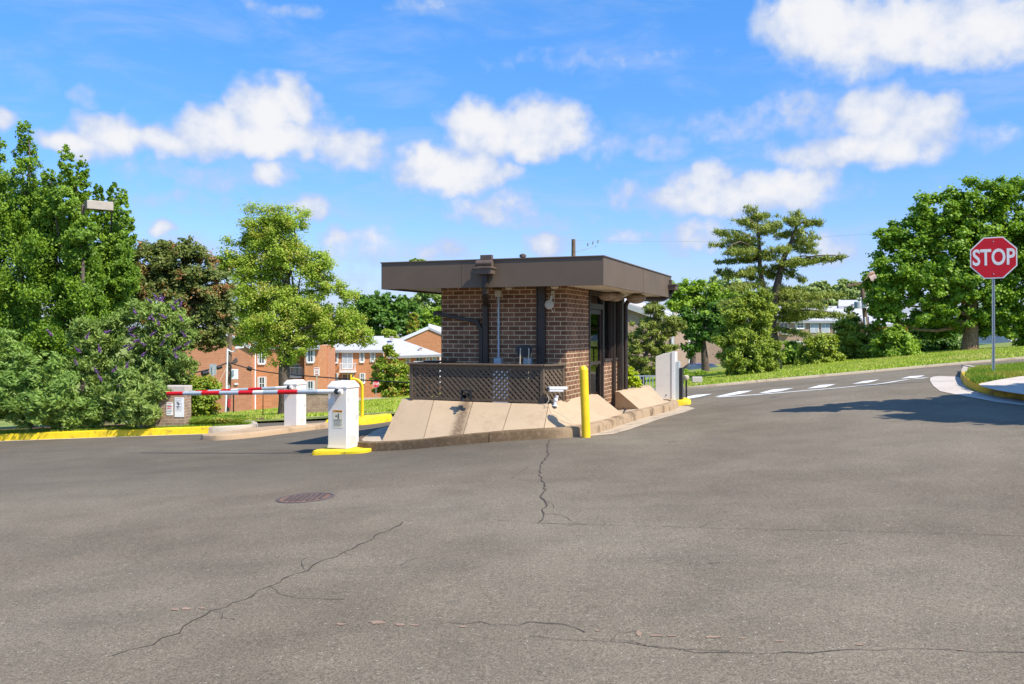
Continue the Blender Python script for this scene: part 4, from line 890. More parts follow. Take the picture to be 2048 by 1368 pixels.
# thin post with a red box
q = G(526, 834); s = thing('marker_post', 'thin dark post with a small bright red box at its foot on the far grass', 'marker post', tuple(q)); hp = (834 - 778) / F * q.y
a = MB(); a.tube([(0, 0, 0), (0, 0, hp)], .022, 8); a.box(-.06, -.04, hp - .02, .06, .04, hp + .06); a.build('post', M['black'], s); a = MB(); a.obox((-.10, -.05, .08), (.09, 0, .03), (0, .06, 0), (0, 0, .07)); a.build('box', M['arm_red'], s, bevel=.01)
s = thing('marker_post', 'thin bare dark post on the far grass, right of the utility pole', 'marker post', tuple(P(467, 825, 45))); a = MB(); a.tube([(0, 0, 0), (0, 0, 1.1)], .03, 6); a.build('post', M['black'], s)
# brick monument with notices
pm = P(346, 856, 20.6); gz = T(pm.x, pm.y) + .14; Hm = CAMZ + (HY - 772) / F * 20.6 - gz
mo = thing('brick_pillar', 'low tan brick pillar with a stone cap and two notices, beside the clipped hedge', 'brick pillar', (pm.x, pm.y, gz), R(-5))
M['pbrick'] = brick_mat('pillar_brick', (0.36, 0.22, 0.14), (0.46, 0.30, 0.20), (0.50, 0.42, 0.33), 0.2, 0.07, 0.009)
a = MB(); a.box(-.90, 0, -.1, .28, .35, Hm - .14); a.build('brickwork', M['pbrick'], mo, uv=True)
a = MB(); a.box(-.27, -.02, Hm - .139, .30, .37, Hm); a.build('cap_stone', M['walk'], mo, bevel=.01); a = MB(); a.box(-.9, -.02, Hm - .24, -.275, .37, Hm - .16)
a.build('coping', M['walk'], mo, bevel=.008)
def notice(x0, x1, z0, z1, red, lab):
    n_ = MB(); n_.box(x0, -.012, z0, x1, -.0, z1, 0); rs_ = random.Random(int(x0 * 100) + 7); z = z1 - .03
    if red:
        for i in range(7): n_.box(x0 + .015, -.014, z, x1 - .015 - rs_.uniform(0, .03), -.012, z + (.022 if i in (2, 3) else .010), 1 if i in (0, 2, 3) else 2); z -= .038
    else:
        for i in range(9): n_.box(x0 + .02, -.014, z, x1 - .02 - rs_.uniform(0, .06), -.012, z + .005, 2); z -= .036
        for i in range(5): n_.box(x0 + .05 + .018 * (i % 3), -.015, z1 - .13 - i * .032, x0 + .10 + .02 * (i % 2), -.013, z1 - .112 - i * .032, 2)
    o = n_.build('notice', [M['sign_white'], M['redink'], M['ink']], mo); o['label'] = lab
notice(-.155, .0, .30, .60, True, 'white notice with red lettering'); notice(.045, .27, .26, .72, False, 'white notice with black drawing')
# shoebox lamp among the trees
lb_ = P(165.5, 850, 23.55); ll = thing('street_lamp', 'beige shoebox lamp on a slim brown pole rising among the left trees', 'street lamp', (lb_.x, lb_.y, T(lb_.x, lb_.y) + .1))
M['lampbox'] = plain('lamp_beige', (0.42, 0.36, 0.29), 0.5, var=.1, scale=6); M['pole_brown'] = plain('pole_brown', (0.13, 0.095, 0.075), 0.6, var=.15, scale=8)
zt = CAMZ + (HY - 411) / F * 23.55 - ll.location.z
a = MB(); a.tube([(0, 0, 0), (0, 0, zt + .02)], [.06, .045], 10); a.build('pole', M['pole_brown'], ll, smooth=True)
a = MB(); c0 = Vector((.36, .02, zt + .02)); ax = Vector((.30, .22, 0)); ay = Vector((-.16, .19, 0)).normalized() * .17; 
bx = Vector((math.cos(R(38)), math.sin(R(38)), 0)); by = Vector((-bx.y, bx.x, 0)); a.obox((.38, .10, zt), bx * .33, by * .20, (0, 0, .115)); a.bar((0, 0, zt), (.15, .03, zt), .06, .06); a.build('lamp_head', M['lampbox'], ll, bevel=.01)
a = MB(); a.obox((.38, .10, zt - .118), bx * .28, by * .16, (0, 0, .006)); a.build('lens', M['glass'], ll)
# ------------------------------------------------------------------ utility poles and cables
M['wood'] = bark_mat('pole_wood', (0.10, 0.065, 0.045), (0.24, 0.16, 0.10)); M['cable'] = plain('black_cable', (0.012, 0.012, 0.013), 0.6); M['can'] = plain('transformer_grey', (0.30, 0.36, 0.40), .45, var=.1)
YP = 58.0
up_ = thing('utility_pole', 'brown utility pole with a floodlight and white riser pipe, left of the street tree', 'utility pole', tuple(P(457, 829, YP)))
bp_ = Vector(up_.location)
def q3(px, py, dy=0): return P(px, py, YP + dy) - bp_
a = MB(); a.tube([q3(455, 832), q3(458.5, 740), q3(461.5, 600)], [.17, .15, .12], 10); a.build('pole', M['wood'], up_, smooth=True)
a = MB(); a.tube([q3(451.5, 829, -.3), q3(455, 697, -.3)], .06, 8); a.build('riser_pipe', M['sign_white'], up_, smooth=True)
a = MB(); a.obox(q3(469.5, 748.5, -.2), (.20, 0, 0), (0, .1, 0), (0, 0, .33)); a.build('meter_box', M['sign_white'], up_, bevel=.02); a = MB(); a.obox(q3(466, 745, -.35), (.06, 0, 0), (0, .05, 0), (0, 0, .16)); a.build('meter', M['can'], up_)
a = MB(); a.obox(q3(470.5, 722, -.3), (.13, 0, .10), (0, .1, 0), (-.04, 0, .13)); a.tube([q3(458, 726, -.2), q3(470, 725, -.2)], .04, 6); a.build('floodlight', M['pole_brown'], up_)
a = MB(); a.tube(cat([q3(457, 700, -.2), q3(463, 703, -.2), q3(470, 702, -.2), q3(474, 697, -.2)], 4), .035, 6); a.obox(q3(479, 694.5, -.2), (.24, 0, .02), (0, .12, 0), (0, 0, .07)); a.build('street_light_arm', M['sign_white'], up_)
a = MB(); a.obox(q3(456.5, 774, -.25), (.07, 0, 0), (0, .03, 0), (0, 0, .12)); a.build('tag_plate', M['sign_white'], up_); a = MB(); a.obox(q3(458.5, 806, -.25), (.09, 0, 0), (0, .03, 0), (0, 0, .28)); a.build('red_notice', M['redink'], up_)
def wire(name, pts, r, mat, label, cat_='cable', n=6, extra=None):
    a = MB(); a.tube(cat(pts, n), r, 6)
    if extra:
        for (p, q, rr_) in extra: a.tube([p, q], rr_, 10)
    o = a.build(name, mat, smooth=True); tag(o, label, cat_); return o
wire('cable', [P(-60, 700, 50), P(150, 745, 52), P(330, 751.5, 54), P(405, 742, 56), P(457, 725, YP - .2)], .045, M['cable'], 'thick black cable with splice boxes sagging left of the utility pole',
     extra=[(P(349, 753.5, 54.4), P(361, 753.5, 54.6), .18), (P(374, 752, 54.9), P(387, 751, 55.2), .18), (P(404, 747.5, 56), P(416, 745.5, 56.3), .16), (P(434, 736, 57), P(443, 733, 57.2), .13)])
wire('cable', [P(457, 725, YP - .2), P(500, 737.5, 56), P(548, 746, 53), P(640, 754, 50), P(725, 760, 48), P(830, 766, 46), P(1000, 772, 44)], .035, M['cable'], 'black cable running right from the utility pole behind the street tree',
     extra=[(P(495, 736, 56), P(503, 739, 56), .14)])
wire('guy_wire', [P(457, 728, YP), P(433, 775, 55), P(415, 815, 52)], .012, M['beige'], 'thin pale guy wire slanting down from the utility pole', 'guy wire')
YB = 60.0; t_ = thing('utility_pole', 'weathered wooden pole tip rising behind the booth roof', 'utility pole', (P(1147, 700, YB).x, YB, T(P(1147, 700, YB).x, YB)))
zt = CAMZ + (HY - 478.5) / F * YB - t_.location.z; a = MB(); a.tube([(0, 0, 0), (0, 0, zt)], [.19, .135], 10); a.build('pole', M['wood'], t_, smooth=True)
a = MB(); a.bar((0.1, 0, zt - .9), (1.6, .3, zt - .45), .05, .05); 
for x in (1.0, 1.35, 1.7): a.tube([(x, .2, zt - .75 + .3 * x), (x + .03, .2, zt - .55 + .3 * x)], .07, 8)
a.build('insulator_arm', M['can'], t_)
wire('cable', [P(1150, 481, YB), P(1300, 482.5, 59), P(1450, 482, 58), P(1600, 476, 57), P(1760, 467, 55), P(1900, 459, 52), P(2120, 446, 48)], .010, M['galv'], 'thin pale overhead wire crossing the sky behind the pine', n=5)
YR = 50.0; rb = P(1740, 731, YR); t_ = thing('utility_pole', 'leaning utility pole with grey transformer cans in front of the far right apartments', 'utility pole', tuple(rb))
def q4(px, py, dy=0): return P(px, py, YR + dy) - rb
a = MB(); a.tube([q4(1740, 731), q4(1731, 640), q4(1723, 568)], [.15, .13, .10], 10); a.build('pole', M['wood'], t_, smooth=True)
a = MB(); a.tube([q4(1737, 731, -.2), q4(1730, 634, -.2)], .05, 8); a.build('riser_pipe', M['sign_white'], t_, smooth=True)
a = MB(); a.lathe([(.17, 0), (.17, .36), (.12, .40)], q4(1714.5, 617, -.2), 14); a.build('transformer', M['can'], t_, smooth=True)
a = MB(); a.lathe([(.17, 0), (.17, .36), (.12, .40)], q4(1731, 616, -.2), 14); a.build('transformer', M['sign_white'], t_, smooth=True)
a = MB(); a.bar(q4(1694, 572, -.1), q4(1722, 565, 0), .09, .11); a.bar(q4(1722, 567), q4(1731, 569), .09, .1); a.build('crossarm', M['wood'], t_)
for x_, y_ in ((1716, 601), (1721, 600)):
    a = MB(); a.lathe([(.03, 0), (.045, .05), (.045, .13), (.02, .15)], q4(x_, y_, -.2), 10); a.build('insulator', M['sign_white'], t_, smooth=True)
# ------------------------------------------------------------------ flying bird
YQ = 17.0; bc = P(1743, 552, YQ); bm_ = MB(); M['feather'] = plain('brown_feather', (0.42, 0.25, 0.15), .8, var=.25, scale=30); M['wing'] = plain('pale_wing', (0.46, 0.34, 0.28), .8, var=.2, scale=40)
pts = [P(1728, 561.5, YQ), P(1733, 556, YQ), P(1736, 552, YQ), P(1740, 548.5, YQ), P(1744, 546, YQ), P(1747, 545.2, YQ), P(1749.5, 547, YQ)]
bm_.tube([p - bc for p in pts], [.004, .010, .022, .034, .033, .026, .006], 12)
def wing(pp, w_):
    a_, b_ = [P(*p, YQ) - bc for p in pp]; n = 6; vs = []; dd_ = (b_ - a_); sd_ = Vector((dd_.z, 0, -dd_.x)).normalized()
    for i in range(n + 1):
        t = i / n; c = a_ + dd_ * t + Vector((0, -.05 * math.sin(t * 2), 0)); ww = w_ * (1 - .25 * t) * (1 if i < n else .45)
        for s_ in (-1, 1):
            for y_ in (-.003, .003): vs.append(c + sd_ * ww * s_ + Vector((0, y_, 0)))
    bm_.add(vs, [(i * 4 + a1, i * 4 + a2, i * 4 + 4 + a2, i * 4 + 4 + a1) for i in range(n) for a1, a2 in ((0, 1), (1, 3), (3, 2), (2, 0))] + [(0, 1, 3, 2), (n * 4, n * 4 + 1, n * 4 + 3, n * 4 + 2)], 1)
wing(((1740, 549), (1743.5, 562.5)), .042); wing(((1745, 548), (1750, 557.5)), .034)
o = bm_.build('bird', [M['feather'], M['wing']], smooth=True); o.location = bc; tag(o, 'small brown bird in flight with lowered wings, near the big right maple', 'bird')
# ------------------------------------------------------------------ buildings in the distance
M['abrick'] = brick_mat('apartment_brick', (0.58, 0.215, 0.085), (0.66, 0.275, 0.12), (0.52, 0.30, 0.17), 0.42, 0.17, 0.02, bump=.2, var=.15)
M['abrick2'] = brick_mat('shadowed_gable_brick', (0.56, 0.215, 0.10), (0.62, 0.26, 0.13), (0.5, 0.3, 0.2), 0.42, 0.17, 0.02, bump=.2, var=.15)
M['rbrick'] = brick_mat('dusty_brick', (0.36, 0.235, 0.17), (0.43, 0.29, 0.21), (0.40, 0.31, 0.24), 0.42, 0.15, 0.02, bump=.2, var=.15)
M['roofw'] = plain('pale_shingle', (0.46, 0.45, 0.46), 0.85, var=.07, scale=1.2, bump=.3, bscale=5)
M['trim'] = plain('white_trim', (0.78, 0.78, 0.77), 0.5, var=.04); M['pane'] = plain('window_pane', (0.05, 0.07, 0.085), 0.08, spec=1.0, var=.4, scale=.8)
M['shut'] = plain('pale_shutter', (0.66, 0.60, 0.55), .6, var=.05); M['curt'] = plain('curtain', (0.42, .46, .48), .7, var=.2, scale=3); M['rail'] = plain('balcony_white', (0.74, 0.74, 0.74), .5, var=.04)
M['teal'] = plain('teal_door', (0.10, 0.17, 0.17), .5, var=.2)
class Bld:
    def __init__(s, name, label, px, py, Y):
        s.o = thing(name, label, 'building', tuple(P(px, py, Y))); s.b = Vector(s.o.location)
    def p(s, px, py, Y): return P(px, py, Y) - s.b
    def wall(s, px0, px1, pyt, pyb, Y, depth, mat, name='wall', top=None):
        """wall block facing the camera; top: list of (px,py) outline points left->right for gables"""
        a = MB(); o = [s.p(px0, pyb, Y), s.p(px1, pyb, Y)] + ([s.p(x, y, Y) for x, y in reversed(top)] if top else [s.p(px1, pyt, Y), s.p(px0, pyt, Y)])
        a.prism(o, (0, depth, 0)); return a.build(name, mat, s.o, uv=True)
    def win(s, px, py, w, h, Y, shut=True, bars=True, pane='pane', proud=.08):
        c = s.p(px, py, Y); k = Y / F; w, h = w * k / 2, h * k / 2; y = c.y
        f = MB(); t = max(.07, w * .14)
        f.box(c.x - w, y - proud, c.z - h, c.x - w + t, y, c.z + h); f.box(c.x + w - t, y - proud, c.z - h, c.x + w, y, c.z + h); f.box(c.x - w + t, y - proud, c.z + h - t, c.x + w - t, y, c.z + h); f.box(c.x - w + t, y - proud, c.z - h, c.x + w - t, y, c.z - h + t)
        f.box(c.x - w + t, y - proud * .8, c.z - t * .35, c.x + w - t, y, c.z + t * .35)
        if bars: f.box(c.x - .025, y - proud * .6, c.z - h + t, c.x + .025, y, c.z - t * .35); f.box(c.x - .025, y - proud * .6, c.z + t * .35, c.x + .025, y, c.z + h - t)
        f.box(c.x - w - .05, y - proud * 1.6, c.z - h - .09, c.x + w + .05, y, c.z - h)
        fr = f.build('window', M['trim'], s.o); g = MB(); g.box(c.x - w + t, y - .02, c.z - h + t, c.x + w - t, y - .012, c.z + h - t); g.build('pane', M[pane], fr)
        if shut:
            for sg in (-1, 1):
                sh = MB(); x = c.x + sg * (w + w * .28); sh.box(x - w * .24, y - .05, c.z - h, x + w * .24, y, c.z + h); sh.build('shutter', M['shut'], fr)
    def balcony(s, px0, px1, pyf, pyt, Y, door=True, out=1.3):
        a = s.p(px0, pyf, Y); b = s.p(px1, pyt, Y); sl = MB(); sl.box(a.x, a.y - out, a.z - .12, b.x, a.y, a.z + .02); o = sl.build('balcony', M['rail'], s.o)
        r = MB(); r.box(a.x, a.y - out, b.z - .06, b.x, a.y - out + .06, b.z); r.box(a.x, a.y - out, a.z + .1, b.x, a.y - out + .05, a.z + .15); n = max(4, int((b.x - a.x) / .16))
        for i in range(n + 1):
            x = a.x + (b.x - a.x - .04) * i / n; r.box(x, a.y - out + .01, a.z, x + .04, a.y - out + .04, b.z - .06)
        for x in (a.x, b.x - .05): r.box(x, a.y - out + .06, b.z - .06, x + .05, a.y, b.z); r.box(x, a.y - out * .5, a.z, x + .05, a.y - out * .5 + .05, b.z - .06)
        r.build('railing', M['rail'], o)
    def door(s, px0, px1, pyt, pyb, Y, mat='teal'):
        a = s.p(px0, pyb, Y); b = s.p(px1, pyt, Y); f = MB(); f.box(a.x, a.y - .07, a.z, b.x, a.y, b.z); d = f.build('patio_door', M['trim'], s.o); w_ = (b.x - a.x)
        g = MB(); g.box(a.x + w_ * .06, a.y - .085, a.z + .1, a.x + w_ * .47, a.y - .07, b.z - .1); g.box(a.x + w_ * .53, a.y - .085, a.z + .1, b.x - w_ * .06, a.y - .07, b.z - .1); g.build('pane', M['pane'] if mat == 'teal' else M['curt'], d)
    def slab(s, pts, thick, mat, name='roof'):
        a = MB(); v = [s.p(*p) for p in pts]; n = (v[1] - v[0]).cross(v[2] - v[0]).normalized()
        if n.z < 0: n = -n
        a.prism(v, -n * thick); return a.build(name, mat, s.o)
    def pipe(s, px, pyt, pyb, Y, r=.07):
        a = MB(); a.tube([s.p(px, pyt, Y - .1), s.p(px, pyb, Y - .1)], r, 6); a.build('downspout', M['trim'], s.o)
    def chim(s, px, py, w, h, Y):
        c = s.p(px, py, Y); k = Y / F; a = MB(); a.box(c.x - w * k / 2, c.y - .3, c.z - h * k, c.x + w * k / 2, c.y + .3, c.z + h * k * .5); a.box(c.x - w * k * .6, c.y - .35, c.z + h * k * .5, c.x + w * k * .6, c.y + .35, c.z + h * k * .65); a.build('chimney', M['walk'], s.o)
# left complex
A = Bld('apartment_building', 'orange brick apartment block with a plain gable wall, behind the left utility pole', 420, 832, 84)
A.wall(322, 503, 0, 840, 84, 9, M['abrick2'], top=[(322, 706), (395, 662), (430, 655), (503, 697)])
A.slab([(313, 712, 83.8), (430, 652, 83.8), (430, 640, 93), (313, 698, 93)], .25, M['roofw']); A.slab([(430, 652, 83.8), (512, 699, 83.8), (505, 688, 93), (430, 640, 93)], .25, M['roofw'])
A.wall(503.2, 556, 690, 836, 85.5, 8, M['abrick']); A.wall(556, 609, 690, 832, 88.5, 5, M['abrick']); A.wall(609, 636, 692, 825, 86, 7, M['abrick']); A.wall(636.2, 655, 695, 822, 90, 4, M['abrick2'])
A.slab([(497, 694, 85.1), (640, 694, 85.6), (640, 655, 95), (497, 655, 95)], .25, M['roofw'])
A.pipe(509, 695, 834, 85.3, .13)
for (x, y, h) in ((523.5, 714, 27), (524, 767, 27)): A.win(x, y, 12, h, 85.5)
for (x, y, h) in ((621, 712, 25), (621, 777, 31)): A.win(x, y, 12, h, 86)
A.balcony(574, 610, 752, 733, 88.5); A.door(580, 600, 728, 750, 88.5); A.door(578, 600, 765, 795, 88.5)
c = A.p(355, 780, 84); A.win(353, 780, 22, 10, 84, shut=True, bars=True)
a = MB(); cc_ = A.p(473, 768, 84); a.obox(cc_ - Vector((0, .06, 0)), (.16, 0, 0), (0, .05, 0), (0, 0, .08)); a.build('vent', M['trim'], A.o)
B2 = Bld('apartment_building', 'orange brick block with a wide white hip roof and balconies, left of the booth', 740, 815, 95)
B2.wall(655.2, 765, 699, 812, 95, 9, M['abrick']); B2.wall(765.2, 786, 712, 806, 99, 6, M['abrick2']); B2.wall(786.2, 882, 709, 806, 100, 8, M['abrick'])
B2.slab([(648, 700, 94.6), (768, 700, 94.6), (768, 672, 103), (648, 672, 103)], .3, M['roofw'])
B2.slab([(768.2, 712.5, 98.6), (884, 708.5, 99.6), (796, 677, 106), (741, 674, 106)], .3, M['roofw'])
for (x, y, w, h) in ((670, 714.5, 9.5, 22), (724, 714, 7.5, 20), (745.5, 713, 7.5, 19), (670, 758, 10, 24), (725, 756, 8, 20)): B2.win(x, y, w, h, 95)
B2.balcony(683.5, 713, 742, 725.5, 95); B2.door(684, 706, 705, 738, 95, 'c'); B2.door(684, 708, 747, 778, 95)
for (x, y, w, h) in ((816, 719.5, 7, 13), (829, 755, 6, 12), (855.5, 718, 6, 11), (869, 718, 6.5, 12), (819, 756, 7, 12)): B2.win(x, y, w, h, 100)
B2.door(832, 846, 714, 731, 100); B2.balcony(829, 848, 733, 722, 100, out=.8)
B2.pipe(766, 700, 770, 95); B2.pipe(880, 710, 770, 99.8)
B2.chim(841.5, 700, 6, 8, 101); B2.chim(783, 676, 6, 5, 104)
C2 = Bld('apartment_building', 'orange brick gable end rising behind the white hip roof, left of the booth', 860, 760, 125)
C2.wall(796, 925, 0, 760, 125, 14, M['abrick'], top=[(796, 680), (857, 655), (925, 684)])
C2.slab([(790, 683.5, 124.85), (857, 654, 124.85), (857, 652, 140), (790, 680, 140)], .3, M['trim']); C2.slab([(857, 654, 124.85), (930, 685, 124.85), (945, 672, 140), (857, 647, 140)], .3, M['roofw'])
D2 = Bld('apartment_building', 'far apartment block showing only its pale grey roof beside the booth wall', 870, 720, 165)
D2.wall(838, 1000, 655, 720, 165, 14, M['rbrick']); D2.slab([(832, 655.5, 163), (1010, 655.5, 163), (1010, 635, 173), (836, 637, 173)], .3, M['roofw'])
a = MB(); cc_ = D2.p(864, 652, 164); a.obox(cc_, (.35, 0, 0), (0, .3, 0), (0, 0, .2)); a.build('roof_vent', M['pole_brown'], D2.o)
# right side
E = Bld('apartment_building', 'dusty brown brick block with a white gable eave, just right of the booth', 1310, 760, 75)
E.wall(1150, 1349, 0, 775, 75, 6, M['rbrick'], top=[(1150, 640), (1215, 592), (1349, 636)])
dk_ = MB(); v0, v1 = E.p(1349.2, 775, 75.05), E.p(1349.2, 637, 75.05); w0, w1 = E.p(1377, 770, 84), E.p(1377, 641, 84); dk_.prism([v0, w0, w1, v1], (-.3, .3, 0)); dk_.build('wall', M['rbrick'], E.o, uv=True)
E.slab([(1206, 590, 74.5), (1357, 642, 74.5), (1397, 641, 84), (1260, 597, 84)], .45, M['roofw']); E.slab([(1206, 590, 74.5), (1140, 645, 74.5), (1170, 645, 84), (1260, 597, 84)], .45, M['roofw'])
E.chim(1351, 616, 11, 14, 79); E.win(1345.5, 682, 5, 19, 74.9, shut=False); E.pipe(1378, 645, 768, 83.8, .09)
E2 = Bld('apartment_building', 'pinkish brick block with bare vines on its wall, glimpsed under the right trees', 1430, 760, 92)
E2.wall(1380, 1480, 630, 770, 92, 10, M['rbrick'])
for x in (1395, 1455): E2.win(x, 675, 8, 18, 92, shut=False)
E2.win(1452, 735, 9, 18, 92, shut=False); E2.slab([(1372, 633, 91), (1490, 633, 91), (1490, 612, 100), (1372, 612, 100)], .3, M['roofw'])
Fb = Bld('apartment_building', 'long two-storey apartment block with a pale roof behind the tall pine', 1640, 720, 100)
Fb.wall(1520, 1760, 640, 725, 100, 10, M['rbrick']); Fb.slab([(1512, 641, 99.6), (1770, 641, 99.6), (1770, 612, 110), (1512, 612, 110)], .3, M['roofw']); Fb.slab([(1677, 612, 108), (1742, 612, 108), (1742, 600, 114), (1677, 600, 114)], .3, M['roofw'])
for (x, y, w, h, sh) in ((1533, 651, 7, 13, 0), (1600, 651, 14, 12, 1), (1702, 650, 14, 14, 1), (1600, 690, 14, 14, 0), (1702, 690, 13, 14, 0), (1532, 690, 8, 14, 0)): Fb.win(x, y, w, h, 100, shut=bool(sh))
for x in (1567, 1628, 1650): Fb.door(x - 8, x + 9, 643, 665, 100, 'teal' if x == 1567 else 'c')
Fb.balcony(1560, 1578, 667, 656, 100, out=.8); Fb.pipe(1671, 643, 700, 100, .09); Fb.chim(1707, 610, 5, 3, 107)
Gb = Bld('apartment_building', 'orange brick house corner glimpsed through the big maple on the right', 1795, 710, 95)
Gb.wall(1745, 1850, 648, 720, 95, 8, M['abrick']); Gb.slab([(1738, 648, 94), (1860, 648, 94), (1860, 628, 102), (1738, 628, 102)], .3, M['roofw']); Gb.win(1798, 662, 10, 14, 95)
Sh = Bld('shed', 'cream garden shed glimpsed at the right edge behind the maple trunk', 2005, 700, 60)
Sh.wall(2000, 2013, 0, 703, 60, 3, M['label_c'], top=[(2000, 682), (2006, 675), (2013, 682)]); Sh.wall(2020, 2032, 680, 703, 60, 3, M['beige']); Sh.slab([(2014, 681, 59.8), (2036, 681, 59.8), (2034, 674, 62), (2016, 674, 62)], .08, M['roofw'])
# low wall and kerb across the far lawn, left
lw = MB(); a_, b_ = P(690, 803, 62), P(900, 802, 64); lw.bar(a_, b_, .3, .5); tag(lw.build('low_wall', M['kerb_light']), 'low pale concrete wall along the far lawn left of the booth', 'low wall')
yk = MB(); pts = [P(420, 839.5, 41), P(470, 836, 41), P(520, 832.5, 41.5)]; pts = cat(pts, 5)
yk2 = [(p.x, p.y) for p in pts]; kerb('far_yellow_kerb', yk2, M['yellow_kerb'], h=.13, w=.3, side=1, joint=50)
fr2 = [P(300, 846, 33.5), P(520, 838, 34)]
pvm = MB()
brk = MB(); a_, b_ = P(612, 800, 46), P(652, 800, 46)
bw = thing('brick_wall', 'low weathered brick wall between the two barrier cabinets', 'brick wall', tuple(P(632, 832, 40)))
bq = Vector(bw.location); a = MB(); p0, p1 = P(606, 838, 40) - bq, P(662, 788, 40) - bq; a.box(p0.x, 0, p0.z, p1.x, .3, p1.z); a.build('brickwork', M['pbrick'], bw, uv=True)
a = MB(); a.box(p0.x - .03, -.03, p1.z, p1.x + .03, .33, p1.z + .06); a.build('coping', M['kerb_light'], bw)
# storm drain mouth in the far left kerb
dq = G(495, 843.5); sd_ = MB(); sd_.box(-.55, -.03, .0, .55, .05, .12); o = sd_.build('storm_drain', M['rust']); o.location = (dq.x, dq.y, T(dq.x, dq.y)); o.rotation_euler = (0, 0, R(6)); tag(o, 'rusty storm drain mouth in the far kerb left of the median island', 'storm drain')
# railings seen in the shade behind the curved-top gate
rl = thing('railing', 'low dark metal railing in the shade behind the planter, right of the booth', 'railing', tuple(P(1300, 775, 24)))
a = MB(); r0_ = Vector(rl.location); p0, p1 = P(1262, 752, 24) - r0_, P(1312, 752, 24) - r0_
a.bar(p0, p1, .03, .03); a.bar(p0 - Vector((0, 0, .35)), p1 - Vector((0, 0, .35)), .03, .03)
a.build('rail', M['can'], rl); a = MB()
for i in range(9): x = p0.lerp(p1, i / 8); a.bar(x, x - Vector((0, 0, .5)), .02, .02)
a.build('balusters', M['can'], rl)
# small white stone on the far verge
q = G(1452, 766); 
a = MB(); a.box(-.16, -.05, 0, .16, .05, .18); o = a.build('marker_stone', M['walk'], bevel=.02); o.location = P(1452 - 58, 765, 27); tag(o, 'small pale marker stone on the grass beyond the cross road', 'marker stone')
# parked cars glimpsed behind the bushes
def make_car(col, label, loc, rz):
    c = thing('parked_car', label, 'car', loc, rz, 'cars parked behind the right bushes'); m = plain('car_paint', col, .25, spec=.6, var=.05)
    a = MB(); pr = [(-2.2, .28), (2.2, .28), (2.25, .62), (2.05, .82), (1.25, .92), (-1.7, .95), (-2.2, .85), (-2.28, .5)]
    a.prism([(x, -.86, z) for x, z in pr], (0, 1.72, 0)); a.build('body', m, c, bevel=.06)
    a = MB(); lo = [(1.2, .9), (-1.75, .93)]; hi = [(.45, 1.40), (-1.15, 1.42)]
    vs = [(lo[0][0], -.80, lo[0][1]), (lo[1][0], -.80, lo[1][1]), (hi[1][0], -.62, hi[1][1]), (hi[0][0], -.62, hi[0][1])]; vs += [(x, -y, z) for x, y, z in vs]
    a.add(vs, [(0, 1, 2, 3), (7, 6, 5, 4), (0, 4, 5, 1), (1, 5, 6, 2), (2, 6, 7, 3), (3, 7, 4, 0)]); a.build('cabin_glass', M['pane'], c, bevel=.03)
    a = MB(); a.box(-1.15, -.62, 1.415, .45, .62, 1.45); a.build('roof', m, c, bevel=.02)
    for x in (-1.35, 1.4):
        for y in (-.80, .80):
            w_ = MB(); w_.lathe([(.20, -.1), (.32, -.1), (.32, .1), (.20, .1)], (x, y, .32), 20, ax=(0, 1, 0)); t_ = w_.build('wheel', M['black'], c, smooth=True)
            h_ = MB(); h_.lathe([(.19, -.105), (.19, .105)], (x, y, .32), 14, ax=(0, 1, 0)); h_.build('rim', M['grey_metal'], t_)
    for y in (-.6, .6):
        h_ = MB(); h_.box(2.14, y - .16, .60, 2.24, y + .16, .74); h_.build('headlight', M['sign_white'], c, bevel=.02)
    return c
M_car = [((.03, .04, .22), 'deep blue car parked behind the low hedge, right of the booth', 1412, 744, 62, R(5)), ((.42, .50, .62), 'silver blue car half hidden behind the broad pine bush', 1530, 745, 62, R(170)), ((.05, .11, .10), 'dark green car parked in the shade behind the maple trunk', 1980, 688, 58, R(8))]
for col, lab, px, py, Y, rz in M_car:
    q = P(px, py, Y); make_car(col, lab, (q.x, q.y, q.z - .85), rz)
# ------------------------------------------------------------------ vegetation
LM = {}
LM['left'] = leaf_mat('leaf_bright_dense', (0.058, 0.150, 0.014), (0.299, 0.443, 0.030), trans=.33)
LM['myrtle'] = leaf_mat('leaf_bronze', (0.088, 0.143, 0.030), (0.270, 0.299, 0.070), (0.459, 0.208, 0.090), trans=.3)
LM['budd'] = leaf_mat('leaf_sage', (0.102, 0.193, 0.034), (0.347, 0.436, 0.093), trans=.3)
LM['pale'] = leaf_mat('leaf_grey_green', (0.101, 0.210, 0.032), (0.349, 0.475, 0.099), trans=.3)
LM['street'] = leaf_mat('leaf_yellow_green', (0.181, 0.283, 0.022), (0.508, 0.613, 0.088), (0.508, 0.472, 0.110), trans=.4)
LM['maple'] = leaf_mat('leaf_maple', (0.071, 0.185, 0.014), (0.356, 0.506, 0.045), trans=.35)
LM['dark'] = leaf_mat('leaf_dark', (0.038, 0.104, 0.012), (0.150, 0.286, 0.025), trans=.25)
LM['mid'] = leaf_mat('leaf_mid', (0.120, 0.234, 0.020), (0.405, 0.546, 0.050), trans=.35)
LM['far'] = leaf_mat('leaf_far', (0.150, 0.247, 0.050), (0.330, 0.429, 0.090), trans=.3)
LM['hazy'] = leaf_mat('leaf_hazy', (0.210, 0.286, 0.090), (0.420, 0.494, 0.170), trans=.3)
LM['hedge'] = leaf_mat('leaf_hedge', (0.108, 0.199, 0.015), (0.360, 0.433, 0.030), (0.456, 0.257, 0.050), trans=.3)
LM['lime'] = leaf_mat('leaf_lime', (0.30, 0.42, 0.01), (0.60, 0.66, 0.03), trans=.3)
LM['pine'] = leaf_mat('needle_pine', (0.095, 0.148, 0.022), (0.419, 0.457, 0.077), trans=.2, pscale=1.6)
